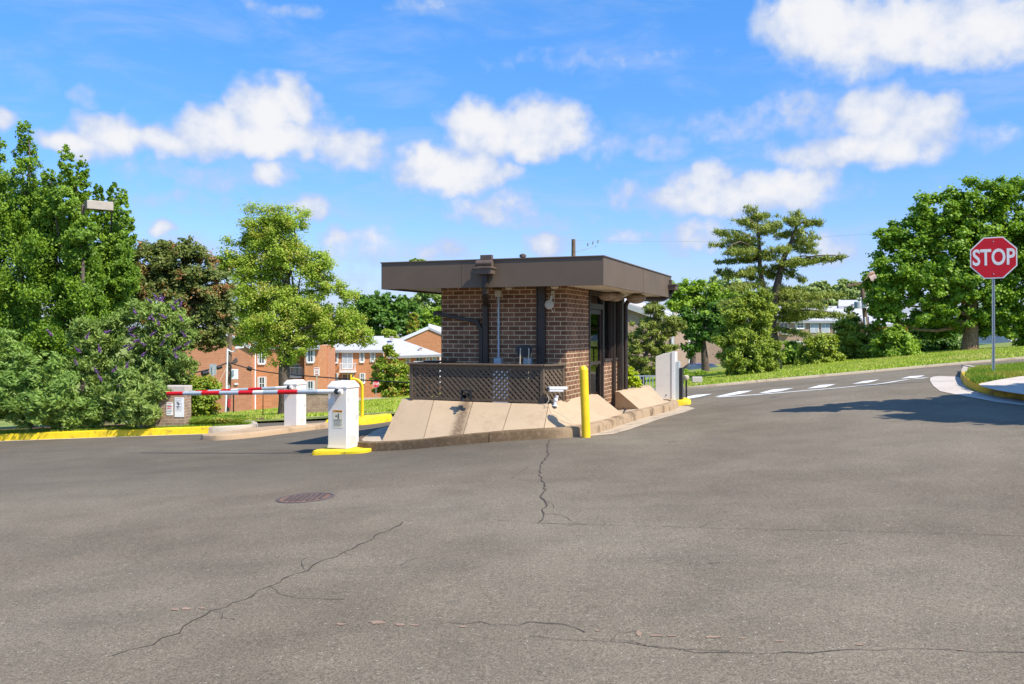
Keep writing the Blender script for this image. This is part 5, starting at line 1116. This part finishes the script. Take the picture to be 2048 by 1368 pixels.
LM['pine2'] = leaf_mat('needle_yew', (0.140, 0.218, 0.020), (0.454, 0.524, 0.060), trans=.25, pscale=1.2)
LM['purple'] = leaf_mat('flower_purple', (0.14, 0.06, 0.20), (0.28, 0.14, 0.34), trans=.2)
LM['grass'] = leaf_mat('grass_blade', (0.105, 0.221, 0.015), (0.300, 0.390, 0.030), (0.450, 0.390, 0.070), trans=.3, pscale=.6)
LM['grass2'] = leaf_mat('grass_blade_sunny', (0.27, 0.38, 0.03), (0.50, 0.56, 0.07), (0.54, 0.50, 0.14), trans=.3, pscale=.25)
BARK = bark_mat('bark_grey_brown', (0.045, 0.032, 0.024), (0.17, 0.12, 0.085)); BARK2 = bark_mat('bark_warm', (0.10, 0.055, 0.03), (0.42, 0.26, 0.14))
DM = 2.0
NM = 1.0
def unit(n, rng): v = rng.normal(size=(n, 3)); return v / np.linalg.norm(v, axis=1, keepdims=True)
def leaf_quads(Pn, Nn, L, Wd, rng, long=None, fold=0.0):
    """one pointed leaf quad at each point; Nn normals; long: preferred long axis"""
    n = len(Pn); a = long if long is not None else unit(n, rng)
    a = a - Nn * (a * Nn).sum(1, keepdims=True); a /= np.maximum(np.linalg.norm(a, axis=1, keepdims=True), 1e-6)
    b = np.cross(Nn, a); s = rng.uniform(.6, 1.35, (n, 1)); l, w = L * s / 2, Wd * s / 2
    V_ = np.stack([Pn - a * l, Pn + b * w - a * l * .1 , Pn + a * l, Pn - b * w - a * l * .1], 1).reshape(-1, 3)
    return V_, np.arange(n * 4).reshape(n, 4)
def clump_leaves(C, Rr, n_per, L, Wd, rng, flat=.65, up=.45, centre=None, hang=0.0, tuft=None):
    m = len(C); n_per = np.maximum(1, (n_per * (Rr / Rr.mean()) ** 2).astype(int)); ix = np.repeat(np.arange(m), n_per); n = len(ix)
    off = np.clip(rng.normal(size=(n, 3)) * .5, -1.5, 1.5); d = off / np.maximum(np.linalg.norm(off, axis=1, keepdims=True), 1e-6)
    off = off * Rr[ix][:, None]; off[:, 2] *= flat
    P_ = C[ix] + off
    N = d * .22 + np.array([.12, -.1, up]) + rng.normal(size=(n, 3)) * .5
    if centre is not None: o = C[ix] - centre; o /= np.maximum(np.linalg.norm(o, axis=1, keepdims=True), 1e-6); N += o * .35
    N /= np.linalg.norm(N, axis=1, keepdims=True)
    lg = None
    if tuft is not None: lg = d * .6 + np.array(tuft) + rng.normal(size=(n, 3)) * .35
    return leaf_quads(P_, N, L, Wd, rng, lg)
def join_np(parts):
    Vs, Fs, o = [], [], 0
    for v, f in parts: Vs.append(v); Fs.append(f + o); o += len(v)
    return np.concatenate(Vs), np.concatenate(Fs)
def crown_points(blobs, Y, base, rng, dens, depth=.8, shell=.55, clump=.25, taper=False):
    """blobs in photo pixels (px,py,rx,ry[,dy]) -> clump centres around the tree, local coordinates"""
    C, Rr = [], []
    for b in blobs:
        px, py, rx, ry = b[:4]; dy = b[4] if len(b) > 4 else 0
        c = np.array(P(px, py, Y + dy)) - base; k = Y / F; ax = np.array([rx * k, (rx + ry) * .5 * k * depth, ry * k])
        rc = clump * min(ax[0], ax[2]) ; n = max(4, int(dens * (ax[0] * ax[2]) / (rc * rc)))
        d = unit(n, rng); r = shell + (1 - shell) * rng.uniform(0, 1, (n, 1)) ** .7
        C.append(c + d * r * ax); Rr.append(rc * rng.uniform(.65, 1.35, n))
    return np.concatenate(C), np.concatenate(Rr)
def limb(mb, a, b, r0, r1, rng, bend=.12, n=6, k=5):
    a, b = Vector(a), Vector(b); L = (b - a).length; o = Vector(rng.normal(size=3)) * L * bend; pts = []; rs_ = []
    for i in range(k + 1):
        t = i / k; p = a.lerp(b, t) + o * math.sin(math.pi * t) + Vector((0, 0, L * .08 * math.sin(math.pi * t))); pts.append(p); rs_.append(r0 + (r1 - r0) * t)
    mb.tube(pts, rs_, n)
def tree(name, label, cat_, Y, bpx, blobs, lm, L, Wd, n_per, dens, trunk=None, bark=None, seed=1, depth=.8, clump=.25, shell=.5, flat=.7, up=.45, limbs=14, group=None, tuft=None, by=None, gap=0.0, trunk_r=.15, fork=None, lower=None, bz=None):
    rng = np.random.default_rng(seed); x = (bpx - 1024) / F * Y; z = T(x, Y) if bz is None else bz; dens *= DM; limbs = int(limbs * .8)
    zb = min(P(b[0], b[1] + b[3] * .8, Y).z for b in blobs); z = min(z, zb)
    t_ = thing(name, label, cat_, (x, Y, z), 0, group); base = np.array([x, Y, z])
    C, Rr = crown_points(blobs, Y, base, rng, dens, depth, shell, clump)
    if gap: keep = rng.uniform(0, 1, len(C)) > gap; C, Rr = C[keep], Rr[keep]
    keep = C[:, 2] > .05; C, Rr = C[keep], Rr[keep]
    cen = C.mean(0)
    V_, F_ = clump_leaves(C, Rr, n_per * NM, L, Wd, rng, flat, up, cen, tuft=tuft)
    np_mesh('crown' if trunk_r > .04 else 'foliage', V_, F_, LM[lm], t_)
    # trunk and limbs
    if trunk_r:
        mb = MB(); k = Y / F; top = Vector(cen) * .9 + Vector((0, 0, 0)); tz_ = float(C[:, 2].max()) * .8
        tr = [Vector((0, 0, -.15))] + ([P(p[0], p[1], Y) - Vector(base) for p in trunk] if trunk else [Vector((cen[0] * .3, 0, cen[2] * .5)), Vector((cen[0] * .8, 0, tz_ * .85))])
        tr = [Vector(p) for p in cat(tr, 5)]; m_ = len(tr)
        mb.tube(tr, [trunk_r * 1.35 if i == 0 else trunk_r * (1 - .8 * i / m_) for i in range(m_)], 10)
        if limbs:
            idx_ = rng.choice(len(C), min(limbs, len(C)), replace=False)
            for i in idx_:
                e = Vector(C[i]); cand = [p for p in tr[1:] if p.z < e.z - .05 * abs(e.x - p.x)] or tr[1:3]
                s = min(cand, key=lambda p: abs((e - p).length - e.z * .35) if True else 0); limb(mb, s, s.lerp(e, .93), trunk_r * .24, trunk_r * .05, rng)
        mb.build('trunk' if trunk_r > .04 else 'stems', bark or BARK, t_, smooth=True)
    return t_
rx = random.Random(3)
# tall dense trees at the left edge
def spires(lst): 
    out = []
    for (px, top, bot, w) in lst:
        n = max(3, int((bot - top) / 38))
        for i in range(n):
            t = (i + .5) / n; out.append((px + rx.uniform(-6, 6), top + (bot - top) * t, w * (.22 + .78 * t ** .8), (bot - top) / n * .85, rx.uniform(-.8, .8)))
    return out
tree('columnar_tree', 'tallest dense green tree at the left edge with a pointed spire', 'tree', 24.6, 60, spires([(52, 250, 480, 46), (-15, 285, 470, 55)]) + [(0, 480, 100, 110), (50, 560, 90, 120), (-60, 620, 100, 140), (40, 690, 90, 90), (85, 440, 45, 70)], 'left', .075, .05, 110, .9, seed=11, trunk_r=.16, clump=.24, up=.3, flat=1.0, tuft=(0, 0, .6))
tree('columnar_tree', 'dense green tree with several upright leaders just right of the tallest one', 'tree', 24.0, 130, spires([(130, 305, 500, 34), (162, 325, 520, 34), (92, 350, 520, 38)]) + [(125, 520, 65, 95), (110, 620, 65, 100), (160, 600, 50, 80), (120, 700, 60, 80)], 'left', .075, .05, 90, .9, seed=12, trunk_r=.13, clump=.26, up=.3, flat=1.0, tuft=(0, 0, .6))
tree('columnar_tree', 'dense green tree with spreading upright tips behind the shoebox lamp', 'tree', 25.5, 215, spires([(196, 378, 540, 26), (222, 375, 560, 26), (250, 395, 580, 26), (238, 440, 600, 30)]) + [(205, 540, 52, 80), (222, 600, 40, 90), (190, 640, 50, 80)], 'left', .075, .05, 80, .8, seed=13, trunk_r=.12, clump=.28, up=.3, flat=1.0, tuft=(0.1, 0, .6))
tree('crape_myrtle', 'bronze and green rounded tree between the dense left trees and the light green street tree', 'tree', 30, 330, [(300, 530, 58, 52), (350, 530, 60, 52), (395, 545, 45, 48), (320, 590, 75, 60), (390, 600, 65, 55), (430, 610, 35, 45), (400, 650, 45, 40), (350, 640, 60, 45), (440, 645, 30, 30), (275, 600, 45, 70), (425, 575, 40, 40), (440, 615, 36, 34), (400, 680, 34, 26), (430, 680, 26, 24), (360, 500, 50, 26)], 'myrtle', .10, .06, 85, 1.1, seed=14, trunk_r=.12, clump=.22, limbs=14, shell=.4)
tree('butterfly_bush', 'large loose bush with purple flower spikes behind the brick pillar', 'bush', 21.6, 270, [(300, 650, 70, 55), (250, 690, 80, 60), (330, 700, 60, 60), (290, 760, 80, 60), (230, 780, 70, 60), (350, 650, 35, 40), (200, 720, 55, 70), (300, 815, 60, 35), (365, 735, 30, 30), (180, 670, 45, 50), (285, 815, 34, 40, -1.2), (255, 790, 45, 48, -1.0), (310, 780, 30, 18, -1.1)], 'budd', .13, .038, 70, 1.0, seed=15, trunk_r=.035, clump=.24, limbs=26, tuft=(0, 0, .5), up=.2)
tree('privet_bush', 'pale grey-green arching bush at the left edge of the verge', 'bush', 21.2, 60, [(60, 790, 95, 60), (130, 790, 70, 60), (10, 790, 70, 60), (-60, 780, 80, 70), (80, 740, 75, 40), (170, 810, 50, 45), (100, 830, 90, 28), (20, 730, 50, 40), (-10, 690, 60, 40), (215, 825, 40, 28)], 'pale', .11, .036, 80, 1.0, seed=16, trunk_r=.03, clump=.25, limbs=16, tuft=(-.5, -.3, .2), up=.2)
# purple spikes on the butterfly bush
rng = np.random.default_rng(8); fx = MB(); bb = next(o for o in bpy.data.objects if o.name.startswith('butterfly_bush'))
Fp = [(309,640),(316,650),(305,603),(352,605),(362,612),(345,618),(275,627),(298,637),(270,672),(268,683),(245,693),(258,700),(200,702),(158,703),(155,728),(204,760),(238,772),(240,790),(235,800),(325,601),(362,640),(368,672),(335,672),(350,700),(290,690),(208,665),(176,676),(252,735),(325,690),(283,712),(102,669),(356,715),(370,690),(318,600),(262,660),(225,742),(300,670),(192,745),(330,635),(310,597)]
cs = []; 
for (px, py) in Fp:
    c = np.array(P(px + rng.uniform(-3, 3), py, 20.85 + rng.uniform(-.25, .2))); dr_ = np.array([rng.uniform(-1, 1), 0, rng.uniform(.2, .8)]); dr_ /= np.linalg.norm(dr_)
    for t in np.linspace(0, 1, 7): cs.append((c + dr_ * t * .16, .030 * (1 - .7 * t)))
Cc = np.array([c for c, _ in cs]) - np.array(bb.location); Rc = np.array([r for _, r in cs]); V_, F_ = clump_leaves(Cc, Rc, 12, .03, .026, rng, 1.0, .2); np_mesh('flowers', V_, F_, LM['purple'], bb)
# hedge, ornamental grass, low shrubs
tree('clipped_hedge', 'clipped yellow-green hedge between the brick pillar and the exit lane', 'hedge', 22.2, 395, [(375, 800, 42, 45), (410, 800, 28, 48), (340, 785, 60, 20), (390, 770, 36, 14), (400, 835, 34, 22), (370, 835, 40, 22)], 'hedge', .07, .045, 80, 1.7, seed=17, trunk_r=.02, clump=.30, limbs=8, shell=.7)
# street tree
st_b = [(530, 440, 58, 26), (580, 445, 50, 24), (510, 475, 60, 28), (580, 480, 60, 28), (500, 520, 60, 28), (560, 520, 70, 28), (620, 535, 42, 22), (480, 535, 38, 12), (640, 540, 38, 22), (520, 560, 60, 24), (650, 575, 50, 18), (560, 580, 80, 28), (690, 585, 36, 16), (500, 600, 60, 30), (610, 605, 60, 26),
        (640, 635, 60, 24), (690, 650, 45, 26), (715, 665, 28, 18), (560, 640, 70, 32), (500, 640, 55, 30), (640, 670, 60, 22), (690, 680, 35, 14), (540, 680, 60, 26), (600, 690, 45, 20), (480, 670, 30, 24), (575, 715, 32, 18), (722, 655, 26, 20), (735, 672, 16, 12), (440, 515, 30, 12), (455, 545, 32, 14)]
st_b = [(a + rx.uniform(-7, 7), b + rx.uniform(-7, 7), c * rx.uniform(.8, 1.05), d * rx.uniform(1.1, 1.6)) for a, b, c, d in st_b]
tree('street_tree', 'airy yellow-green street tree with a dark trunk behind the farther barrier gate', 'tree', 42, 568, st_b, 'street', .10, .068, 150, 1.5, trunk=[(570, 800), (568, 740), (572, 700), (577, 640), (575, 560), (566, 480)], seed=18, trunk_r=.34, clump=.40, limbs=30, depth=1.0, shell=.05, flat=.7, gap=.12)
tree('round_shrub', 'conical dark green shrub with orange tips in front of the white hip roof', 'shrub', 72, 782, [(778, 715, 18, 26), (780, 745, 34, 32), (785, 775, 45, 26), (810, 770, 24, 18), (775, 697, 10, 8)], 'hedge', .24, .15, 60, 1.1, seed=19, trunk_r=.1, clump=.3, limbs=4)
# far left background trees
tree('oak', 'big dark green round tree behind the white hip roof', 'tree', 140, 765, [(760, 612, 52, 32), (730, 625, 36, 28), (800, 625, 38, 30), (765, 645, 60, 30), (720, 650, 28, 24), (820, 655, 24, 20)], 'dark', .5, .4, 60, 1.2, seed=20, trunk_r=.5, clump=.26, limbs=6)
for i, (px, py, rx_, ry_, Y, lm, lab) in enumerate([(850, 600, 45, 26, 170, 'far', 'light green tree just left of the booth roof overhang'), (835, 525, 16, 8, 170, 'far', 'pale treetop showing above the left end of the booth roof'), (700, 632, 30, 20, 160, 'mid', 'mid green tree left of the big dark round one'), (620, 640, 60, 26, 170, 'mid', 'green tree behind the right side of the street tree'), (870, 635, 40, 20, 160, 'mid', 'bushy tree directly above the far grey roof beside the booth'), (826, 650, 10, 26, 135, 'hedge', 'narrow yellowish tree at the right side of the big dark round one'), (780, 668, 14, 10, 118, 'street', 'small yellow-green treetop poking over the white hip roof')]):
    tree('background_tree', lab, 'tree', Y, px, [(px, py, rx_, ry_), (px - rx_ * .3, py + ry_ * .7, rx_ * .8, ry_ * .8), (px + rx_ * .3, py + ry_ * 1.2, rx_ * .8, ry_ * .8)], lm, .45, .34, 60, 1.1, seed=30 + i, trunk_r=.3, clump=.26, limbs=3, group='trees behind the left apartments')
# ---- right side
tree('maple', 'huge bright green maple with a thick trunk on the right lawn', 'tree', 43, 1940, [(1960, 400, 80, 48), (2040, 410, 70, 55), (1880, 425, 70, 45), (1830, 470, 60, 45), (1790, 480, 40, 28), (1900, 490, 80, 60), (1990, 490, 90, 60), (2080, 500, 80, 70), (1800, 540, 60, 50), (1860, 560, 80, 50), (1950, 570, 90, 50), (2050, 580, 80, 60), (1770, 590, 40, 30), (1768, 628, 34, 26), (1830, 620, 70, 34), (1920, 625, 70, 34), (2010, 640, 80, 38), (2080, 650, 60, 50), (1880, 655, 50, 22, 2), (1760, 560, 38, 28)],
     'maple', .135, .12, 120, 1.1, trunk=[(1940, 690), (1943, 655), (1944, 620), (1950, 540), (1960, 460)], bark=BARK2, seed=40, trunk_r=.46, clump=.24, limbs=14, depth=.9, shell=.45)
tree('background_tree', 'bright green rounded tree behind the right end of the booth roof', 'tree', 62, 1385, [(1370, 590, 36, 30), (1410, 590, 40, 30), (1350, 600, 22, 24), (1400, 620, 45, 26), (1440, 600, 30, 34), (1380, 575, 26, 16)], 'mid', .2, .14, 85, .95, seed=41, trunk_r=.25, clump=.3, limbs=8, group='trees behind the right verge')
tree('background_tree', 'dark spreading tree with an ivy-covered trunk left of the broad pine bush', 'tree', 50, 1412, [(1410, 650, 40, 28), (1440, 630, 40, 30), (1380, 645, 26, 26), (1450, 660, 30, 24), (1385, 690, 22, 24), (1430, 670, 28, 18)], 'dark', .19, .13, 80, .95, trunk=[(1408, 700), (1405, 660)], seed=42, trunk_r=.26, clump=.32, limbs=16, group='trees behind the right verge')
tree('background_tree', 'pointed blue-green tree behind the left branches of the tall pine', 'tree', 68, 1450, [(1455, 570, 36, 26), (1440, 590, 40, 28), (1470, 595, 40, 30)], 'hazy', .3, .2, 50, .95, seed=43, trunk_r=.25, clump=.3, limbs=4, group='trees behind the right verge')
for i, (px, py, rx_, ry_) in enumerate([(1600, 588, 45, 18), (1655, 592, 40, 16), (1690, 578, 26, 20), (1720, 590, 40, 26), (1640, 575, 22, 12), (1560, 590, 40, 18)]):
    tree('background_tree', ['hazy low tree line section left of the leaning pole above the long roof', 'hazy tree directly above the left end of the raised roof block', 'tallest hazy treetop left of the leaning utility pole', 'hazy tree just behind the top of the leaning utility pole', 'small hazy treetop right of the pine trunk', 'hazy tree seen between the two pine trunks'][i], 'tree', 150, px, [(px, py, rx_, ry_), (px, py + ry_, rx_ * 1.2, ry_)], 'hazy', .6, .42, 50, .9, seed=50 + i, trunk_r=.3, clump=.26, limbs=2, group='far hazy trees on the right')
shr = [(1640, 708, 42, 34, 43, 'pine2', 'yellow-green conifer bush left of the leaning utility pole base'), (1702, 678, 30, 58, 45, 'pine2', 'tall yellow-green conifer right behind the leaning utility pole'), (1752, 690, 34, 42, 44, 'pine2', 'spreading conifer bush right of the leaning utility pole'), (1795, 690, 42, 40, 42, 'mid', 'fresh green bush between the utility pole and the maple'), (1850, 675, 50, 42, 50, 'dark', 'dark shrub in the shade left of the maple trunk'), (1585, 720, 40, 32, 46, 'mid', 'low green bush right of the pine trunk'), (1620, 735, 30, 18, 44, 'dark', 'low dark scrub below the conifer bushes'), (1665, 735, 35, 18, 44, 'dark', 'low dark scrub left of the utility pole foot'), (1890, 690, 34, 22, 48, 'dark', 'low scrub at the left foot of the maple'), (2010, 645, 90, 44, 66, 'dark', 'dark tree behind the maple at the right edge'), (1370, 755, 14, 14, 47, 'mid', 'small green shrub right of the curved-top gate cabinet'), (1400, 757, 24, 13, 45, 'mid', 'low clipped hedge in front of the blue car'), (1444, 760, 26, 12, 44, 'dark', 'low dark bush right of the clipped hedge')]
for i, (px, py, rx_, ry_, Y, lm, lab) in enumerate(shr):
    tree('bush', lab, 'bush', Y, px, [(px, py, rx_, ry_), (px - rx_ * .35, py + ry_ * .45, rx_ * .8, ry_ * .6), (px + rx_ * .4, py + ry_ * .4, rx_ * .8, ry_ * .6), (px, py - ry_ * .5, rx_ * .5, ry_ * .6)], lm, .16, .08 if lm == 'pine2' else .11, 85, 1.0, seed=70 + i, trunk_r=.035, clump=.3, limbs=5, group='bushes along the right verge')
tree('purple_bush', 'small purple-flowering bush in the shade left of the maple trunk', 'bush', 50, 1838, [(1838, 642, 14, 12), (1828, 650, 10, 8)], 'purple', .14, .1, 50, 1.2, seed=90, trunk_r=.03, clump=.4, limbs=4)
tree('pine_bush', 'broad drooping yellow-green pine bush at the road edge, left of the tall pine', 'bush', 36, 1490, [(1490, 640, 34, 22), (1480, 665, 45, 20), (1515, 670, 40, 20), (1470, 690, 48, 20), (1520, 695, 44, 20), (1495, 715, 62, 22), (1500, 735, 55, 20), (1490, 750, 38, 14), (1455, 675, 30, 14), (1540, 715, 28, 20), (1500, 610, 34, 24), (1475, 630, 34, 22), (1530, 635, 30, 24), (1520, 600, 24, 18)], 'pine2', .15, .045, 100, 1.1, seed=44, trunk_r=.08, clump=.34, limbs=20, flat=.75, tuft=(0, 0, .35), depth=.9)
tree('lime_shrub', 'bright lime green shrub with a few red leaves in the booth planter', 'shrub', 18.4, 1263, [(1268, 757, 13, 12), (1258, 750, 10, 14), (1272, 768, 11, 8), (1255, 768, 8, 8)], 'lime', .05, .034, 60, 1.1, seed=45, trunk_r=.012, clump=.4, limbs=7, bz=.30)
tree('leaning_pine', 'young leaning pine behind the booth planter, in front of the brown brick block', 'tree', 27, 1285, [(1310, 620, 24, 16), (1330, 640, 30, 14), (1290, 650, 30, 16), (1320, 665, 30, 14), (1275, 680, 28, 14), (1345, 660, 24, 12), (1275, 710, 25, 18), (1310, 695, 30, 14), (1335, 700, 20, 12), (1270, 740, 26, 16), (1300, 735, 24, 18), (1325, 730, 22, 20), (1362, 650, 14, 8), (1300, 605, 12, 12)], 'pine', .14, .026, 130, .85, trunk=[(1286, 730), (1300, 690), (1312, 650), (1312, 615)], seed=46, trunk_r=.09, clump=.42, limbs=26, flat=.55, tuft=(.1, 0, .5), bz=-.2)
# ---- tall pine with two trunks
def pine():
    Y = 40.0; rng = np.random.default_rng(61); b = P(1550, 746, Y); base = np.array(b); t_ = thing('tall_pine', 'tall open pine with two trunks and flat layered branches on the right verge', 'tree', tuple(b))
    def l(px, py, dy=0): return P(px, py, Y + dy) - b
    mb = MB(); main = cat([l(1553, 748), l(1549, 700), l(1543, 655), l(1545, 620)], 5); mb.tube(main, [.27 - .07 * i / len(main) for i in range(len(main))], 10)
    A_ = cat([l(1541, 655), l(1533, 625), l(1530, 590), l(1521, 545), l(1519, 500), l(1516, 460), l(1512, 425)], 4); mb.tube(A_, [.17 * (1 - .85 * i / len(A_)) + .01 for i in range(len(A_))], 8)
    B_ = cat([l(1545, 622), l(1552, 580), l(1562, 540), l(1568, 515), l(1580, 490), l(1590, 460), l(1600, 440)], 4); mb.tube(B_, [.19 * (1 - .85 * i / len(B_)) + .01 for i in range(len(B_))], 8)
    br = [  # start px, end px, dy, pad half-height, density
        ((1517,445),(1500,415),0,11),((1515,440),(1530,432),.6,9),((1516,455),(1480,440),-.5,10),((1518,470),(1545,445),.8,14),((1517,485),(1436,462),-.6,15),((1519,492),(1455,480),.8,9),((1519,470),(1560,450),-.8,13),
        ((1520,500),(1428,490),.2,12),((1520,508),(1450,505),-1,15),((1520,512),(1490,520),1,14),((1521,520),(1435,524),.5,9),((1522,535),(1480,550),-.6,13),((1524,540),(1550,555),.9,8),((1526,560),(1432,545),.6,13),((1528,570),(1460,580),-.9,15),((1520,505),(1550,520),-.7,12),
        ((1600,440),(1590,425),0,10),((1598,447),(1640,447),.3,11),((1596,450),(1575,440),-.5,12),((1592,460),(1625,480),-.4,13),((1588,470),(1555,470),.7,13),((1585,480),(1620,492),.6,10),((1578,492),(1628,505),-.2,9),((1574,500),(1556,500),-.8,12),
        ((1565,530),(1688,514),-.3,10),((1564,533),(1640,520),.5,12),((1562,535),(1545,535),.4,9),((1566,530),(1600,522),-.9,10),((1568,538),(1602,562),0,6),
        ((1555,580),(1605,585),.2,15),((1552,590),(1640,595),-.6,16),((1551,600),(1680,590),.9,10),((1549,605),(1600,612),1.2,14),((1548,612),(1650,612),-1.3,14),((1547,622),(1660,630),.4,9),((1546,628),(1695,632),-.4,8),((1545,622),(1500,600),.8,13),((1543,640),(1490,625),-.8,15),
        ((1546,640),(1610,635),1.3,10),((1546,655),(1620,672),-.7,5),((1530,590),(1480,598),.5,14),((1532,600),(1450,610),-1.1,15)]
    C, Rr = [], []
    for (s, e, dy, hh_) in br:
        a, c = l(*s), l(e[0], e[1], dy * 1.6); limb(mb, a, c, .055, .014, rng, .05, 5, 4); n = int((c - a).length / .14) + 3
        for i in range(n):
            t = .12 + .88 * (i + rng.uniform(0, 1)) / n; wd = hh_ * .62 / F * Y * (.55 + .9 * math.sin(math.pi * min(t * .85 + .1, 1)))
            for _ in range(3):
                o = Vector((rng.normal() * .18, rng.normal() * wd * .8, rng.normal() * wd * .3 + wd * .12)); C.append(np.array(a.lerp(c, t) + o)); Rr.append(rng.uniform(.09, .19))
    C, Rr = np.array(C), np.array(Rr)
    V_, F_ = clump_leaves(C, Rr, 26, .20, .034, rng, .75, .3, None, tuft=(0, 0, .7)); np_mesh('crown', V_, F_, LM['pine'], t_)
    mb.build('trunk', BARK, t_, smooth=True)
pine()
# tree outside the frame whose shade falls on the road at the right
tree('roadside_tree', 'leafy roadside tree just outside the right edge casting shade on the road', 'tree', 11.0, 2965, [(2980, 30, 470, 130, 0), (3300, 30, 500, 180, .5), (2720, 50, 260, 90, .8), (2520, 60, 150, 60, 1.0), (2380, 50, 170, 40, 1.3), (2250, 55, 90, 22, 1.5), (2900, 90, 330, 90, -.6)], 'maple', .17, .15, 140, 1.2, seed=99, trunk_r=.2, clump=.3, limbs=8, depth=.75)
# ---- grass
def grass(name, poly, dz, n, h, w, lm, seed, label=None, band=None, bias=None):
    rng = np.random.default_rng(seed); pl = np.array([(p[0], p[1]) for p in poly]); lo, hi = pl.min(0), pl.max(0); pts = []
    tot = 0
    while tot < n:
        q = rng.uniform(lo, hi, (n * 2, 2)); ins = np.zeros(len(q), bool); j = len(pl) - 1
        for i in range(len(pl)):
            c = ((pl[i, 1] > q[:, 1]) != (pl[j, 1] > q[:, 1])) & (q[:, 0] < (pl[j, 0] - pl[i, 0]) * (q[:, 1] - pl[i, 1]) / (pl[j, 1] - pl[i, 1] + 1e-12) + pl[i, 0]); ins ^= c; j = i
        q = q[ins]; pts.append(q); tot += len(q)
    q = np.concatenate(pts)[:n]; z = Tn(q) + dz; a = rng.uniform(0, 2 * np.pi, n); hh = h * rng.uniform(.45, 1.3, n); ww = w * rng.uniform(.7, 1.3, n)
    dx, dy = np.cos(a) * ww / 2, np.sin(a) * ww / 2; lean = rng.normal(size=(n, 2)) * hh[:, None] * .35
    V_ = np.stack([np.column_stack([q[:, 0] - dx, q[:, 1] - dy, z]), np.column_stack([q[:, 0] + dx, q[:, 1] + dy, z]), np.column_stack([q[:, 0] + lean[:, 0], q[:, 1] + lean[:, 1], z + hh])], 1).reshape(-1, 3)
    o = np_mesh(name, V_, np.arange(n * 3).reshape(n, 3), LM[lm]); stuff(o, label, 'grass'); return o
lvk = [tuple(p) for p in offset_poly(cat(LV, 3), .15)]; 
grass('grass', [p for p in lvk if p[0] > -16] + [(-6.5, 20.35), (-6.4, 21.6), (-9, 22.2), (-16, 23.2)], .14, 30000, .07, .018, 'grass', 1, 'strip of short green grass behind the yellow kerb at the left')
cg = [G(*p, .15) for p in [(1930,752),(1938,744),(1960,738),(2100,724),(2300,722),(2300,735),(2150,742),(2040,753),(1985,762),(1955,768),(1940,762)]]
grass('grass', [(p.x, p.y) for p in cg], .15, 42000, .085, .014, 'grass', 2, 'green corner grass round the foot of the large stop sign')
grass('grass', [tuple(p) for p in offset_poly(cat(FV[8:], 4), .16)] + [(46, 48), (5, 48)], .06, 120000, .07, .04, 'grass2', 3, 'sunny yellow-green lawn strip beyond the cross road')
grass('grass', [tuple(p) for p in offset_poly(cat(FV[1:8], 4), .16)] + [(-4, 62), (-26, 62)], .06, 40000, .12, .07, 'grass2', 4, 'lawn slope beyond the far left kerb')
# ornamental grass clump and grass tufts by the hedge
def tuft(px, py, Y, n, h, spread, lab, bz=None):
    rng = np.random.default_rng(int(px)); x = (px - 1024) / F * Y; z = T(x, Y) + .13; o = []
    a = rng.uniform(0, 2 * np.pi, n); r = rng.uniform(0, 1, n) ** .5 * spread * .4; q = np.column_stack([r * np.cos(a), r * np.sin(a) * .7]); hh = h * rng.uniform(.6, 1.1, n); out = q * rng.uniform(.8, 2.2, (n, 1)); w = .012
    V_ = np.stack([np.column_stack([q[:, 0] - w, q[:, 1], np.zeros(n)]), np.column_stack([q[:, 0] + w, q[:, 1], np.zeros(n)]), np.column_stack([q[:, 0] * .4 + out[:, 0] * .6 + w, q[:, 1] * .4 + out[:, 1] * .6, hh]), np.column_stack([q[:, 0] * .4 + out[:, 0] * .6 - w, q[:, 1] * .4 + out[:, 1] * .6, hh])], 1)
    tip = np.column_stack([out[:, 0] * 1.3, out[:, 1] * 1.3, hh * .8]); V2 = np.stack([V_[:, 3], V_[:, 2], tip, tip + [0.004, 0, 0]], 1)
    ob = np_mesh('grass_clump', np.concatenate([V_.reshape(-1, 3), V2.reshape(-1, 3)]), np.arange(n * 8).reshape(-1, 4), LM['grass']); ob.location = (x, Y, z); tag(ob, lab, 'grass clump')
tuft(438, 855, 20.9, 1500, .22, 1.0, 'arching clump of ornamental grass at the end of the yellow kerb')
tuft(408, 856, 21.0, 700, .16, .6, 'smaller grass clump in front of the clipped hedge')
# mulch bed under the bushes
struct(drape('mulch_bed', [(-15.5, 21.9), (-11.5, 21.45), (-8.6, 20.95), (-7.6, 20.85), (-7.4, 21.6), (-8, 23.5), (-12, 24.5), (-18, 25)], .155, M['mulch'], 1.0))
rng = np.random.default_rng(77)
print('faces', sum(len(o.data.polygons) for o in bpy.data.objects if o.type == 'MESH'))
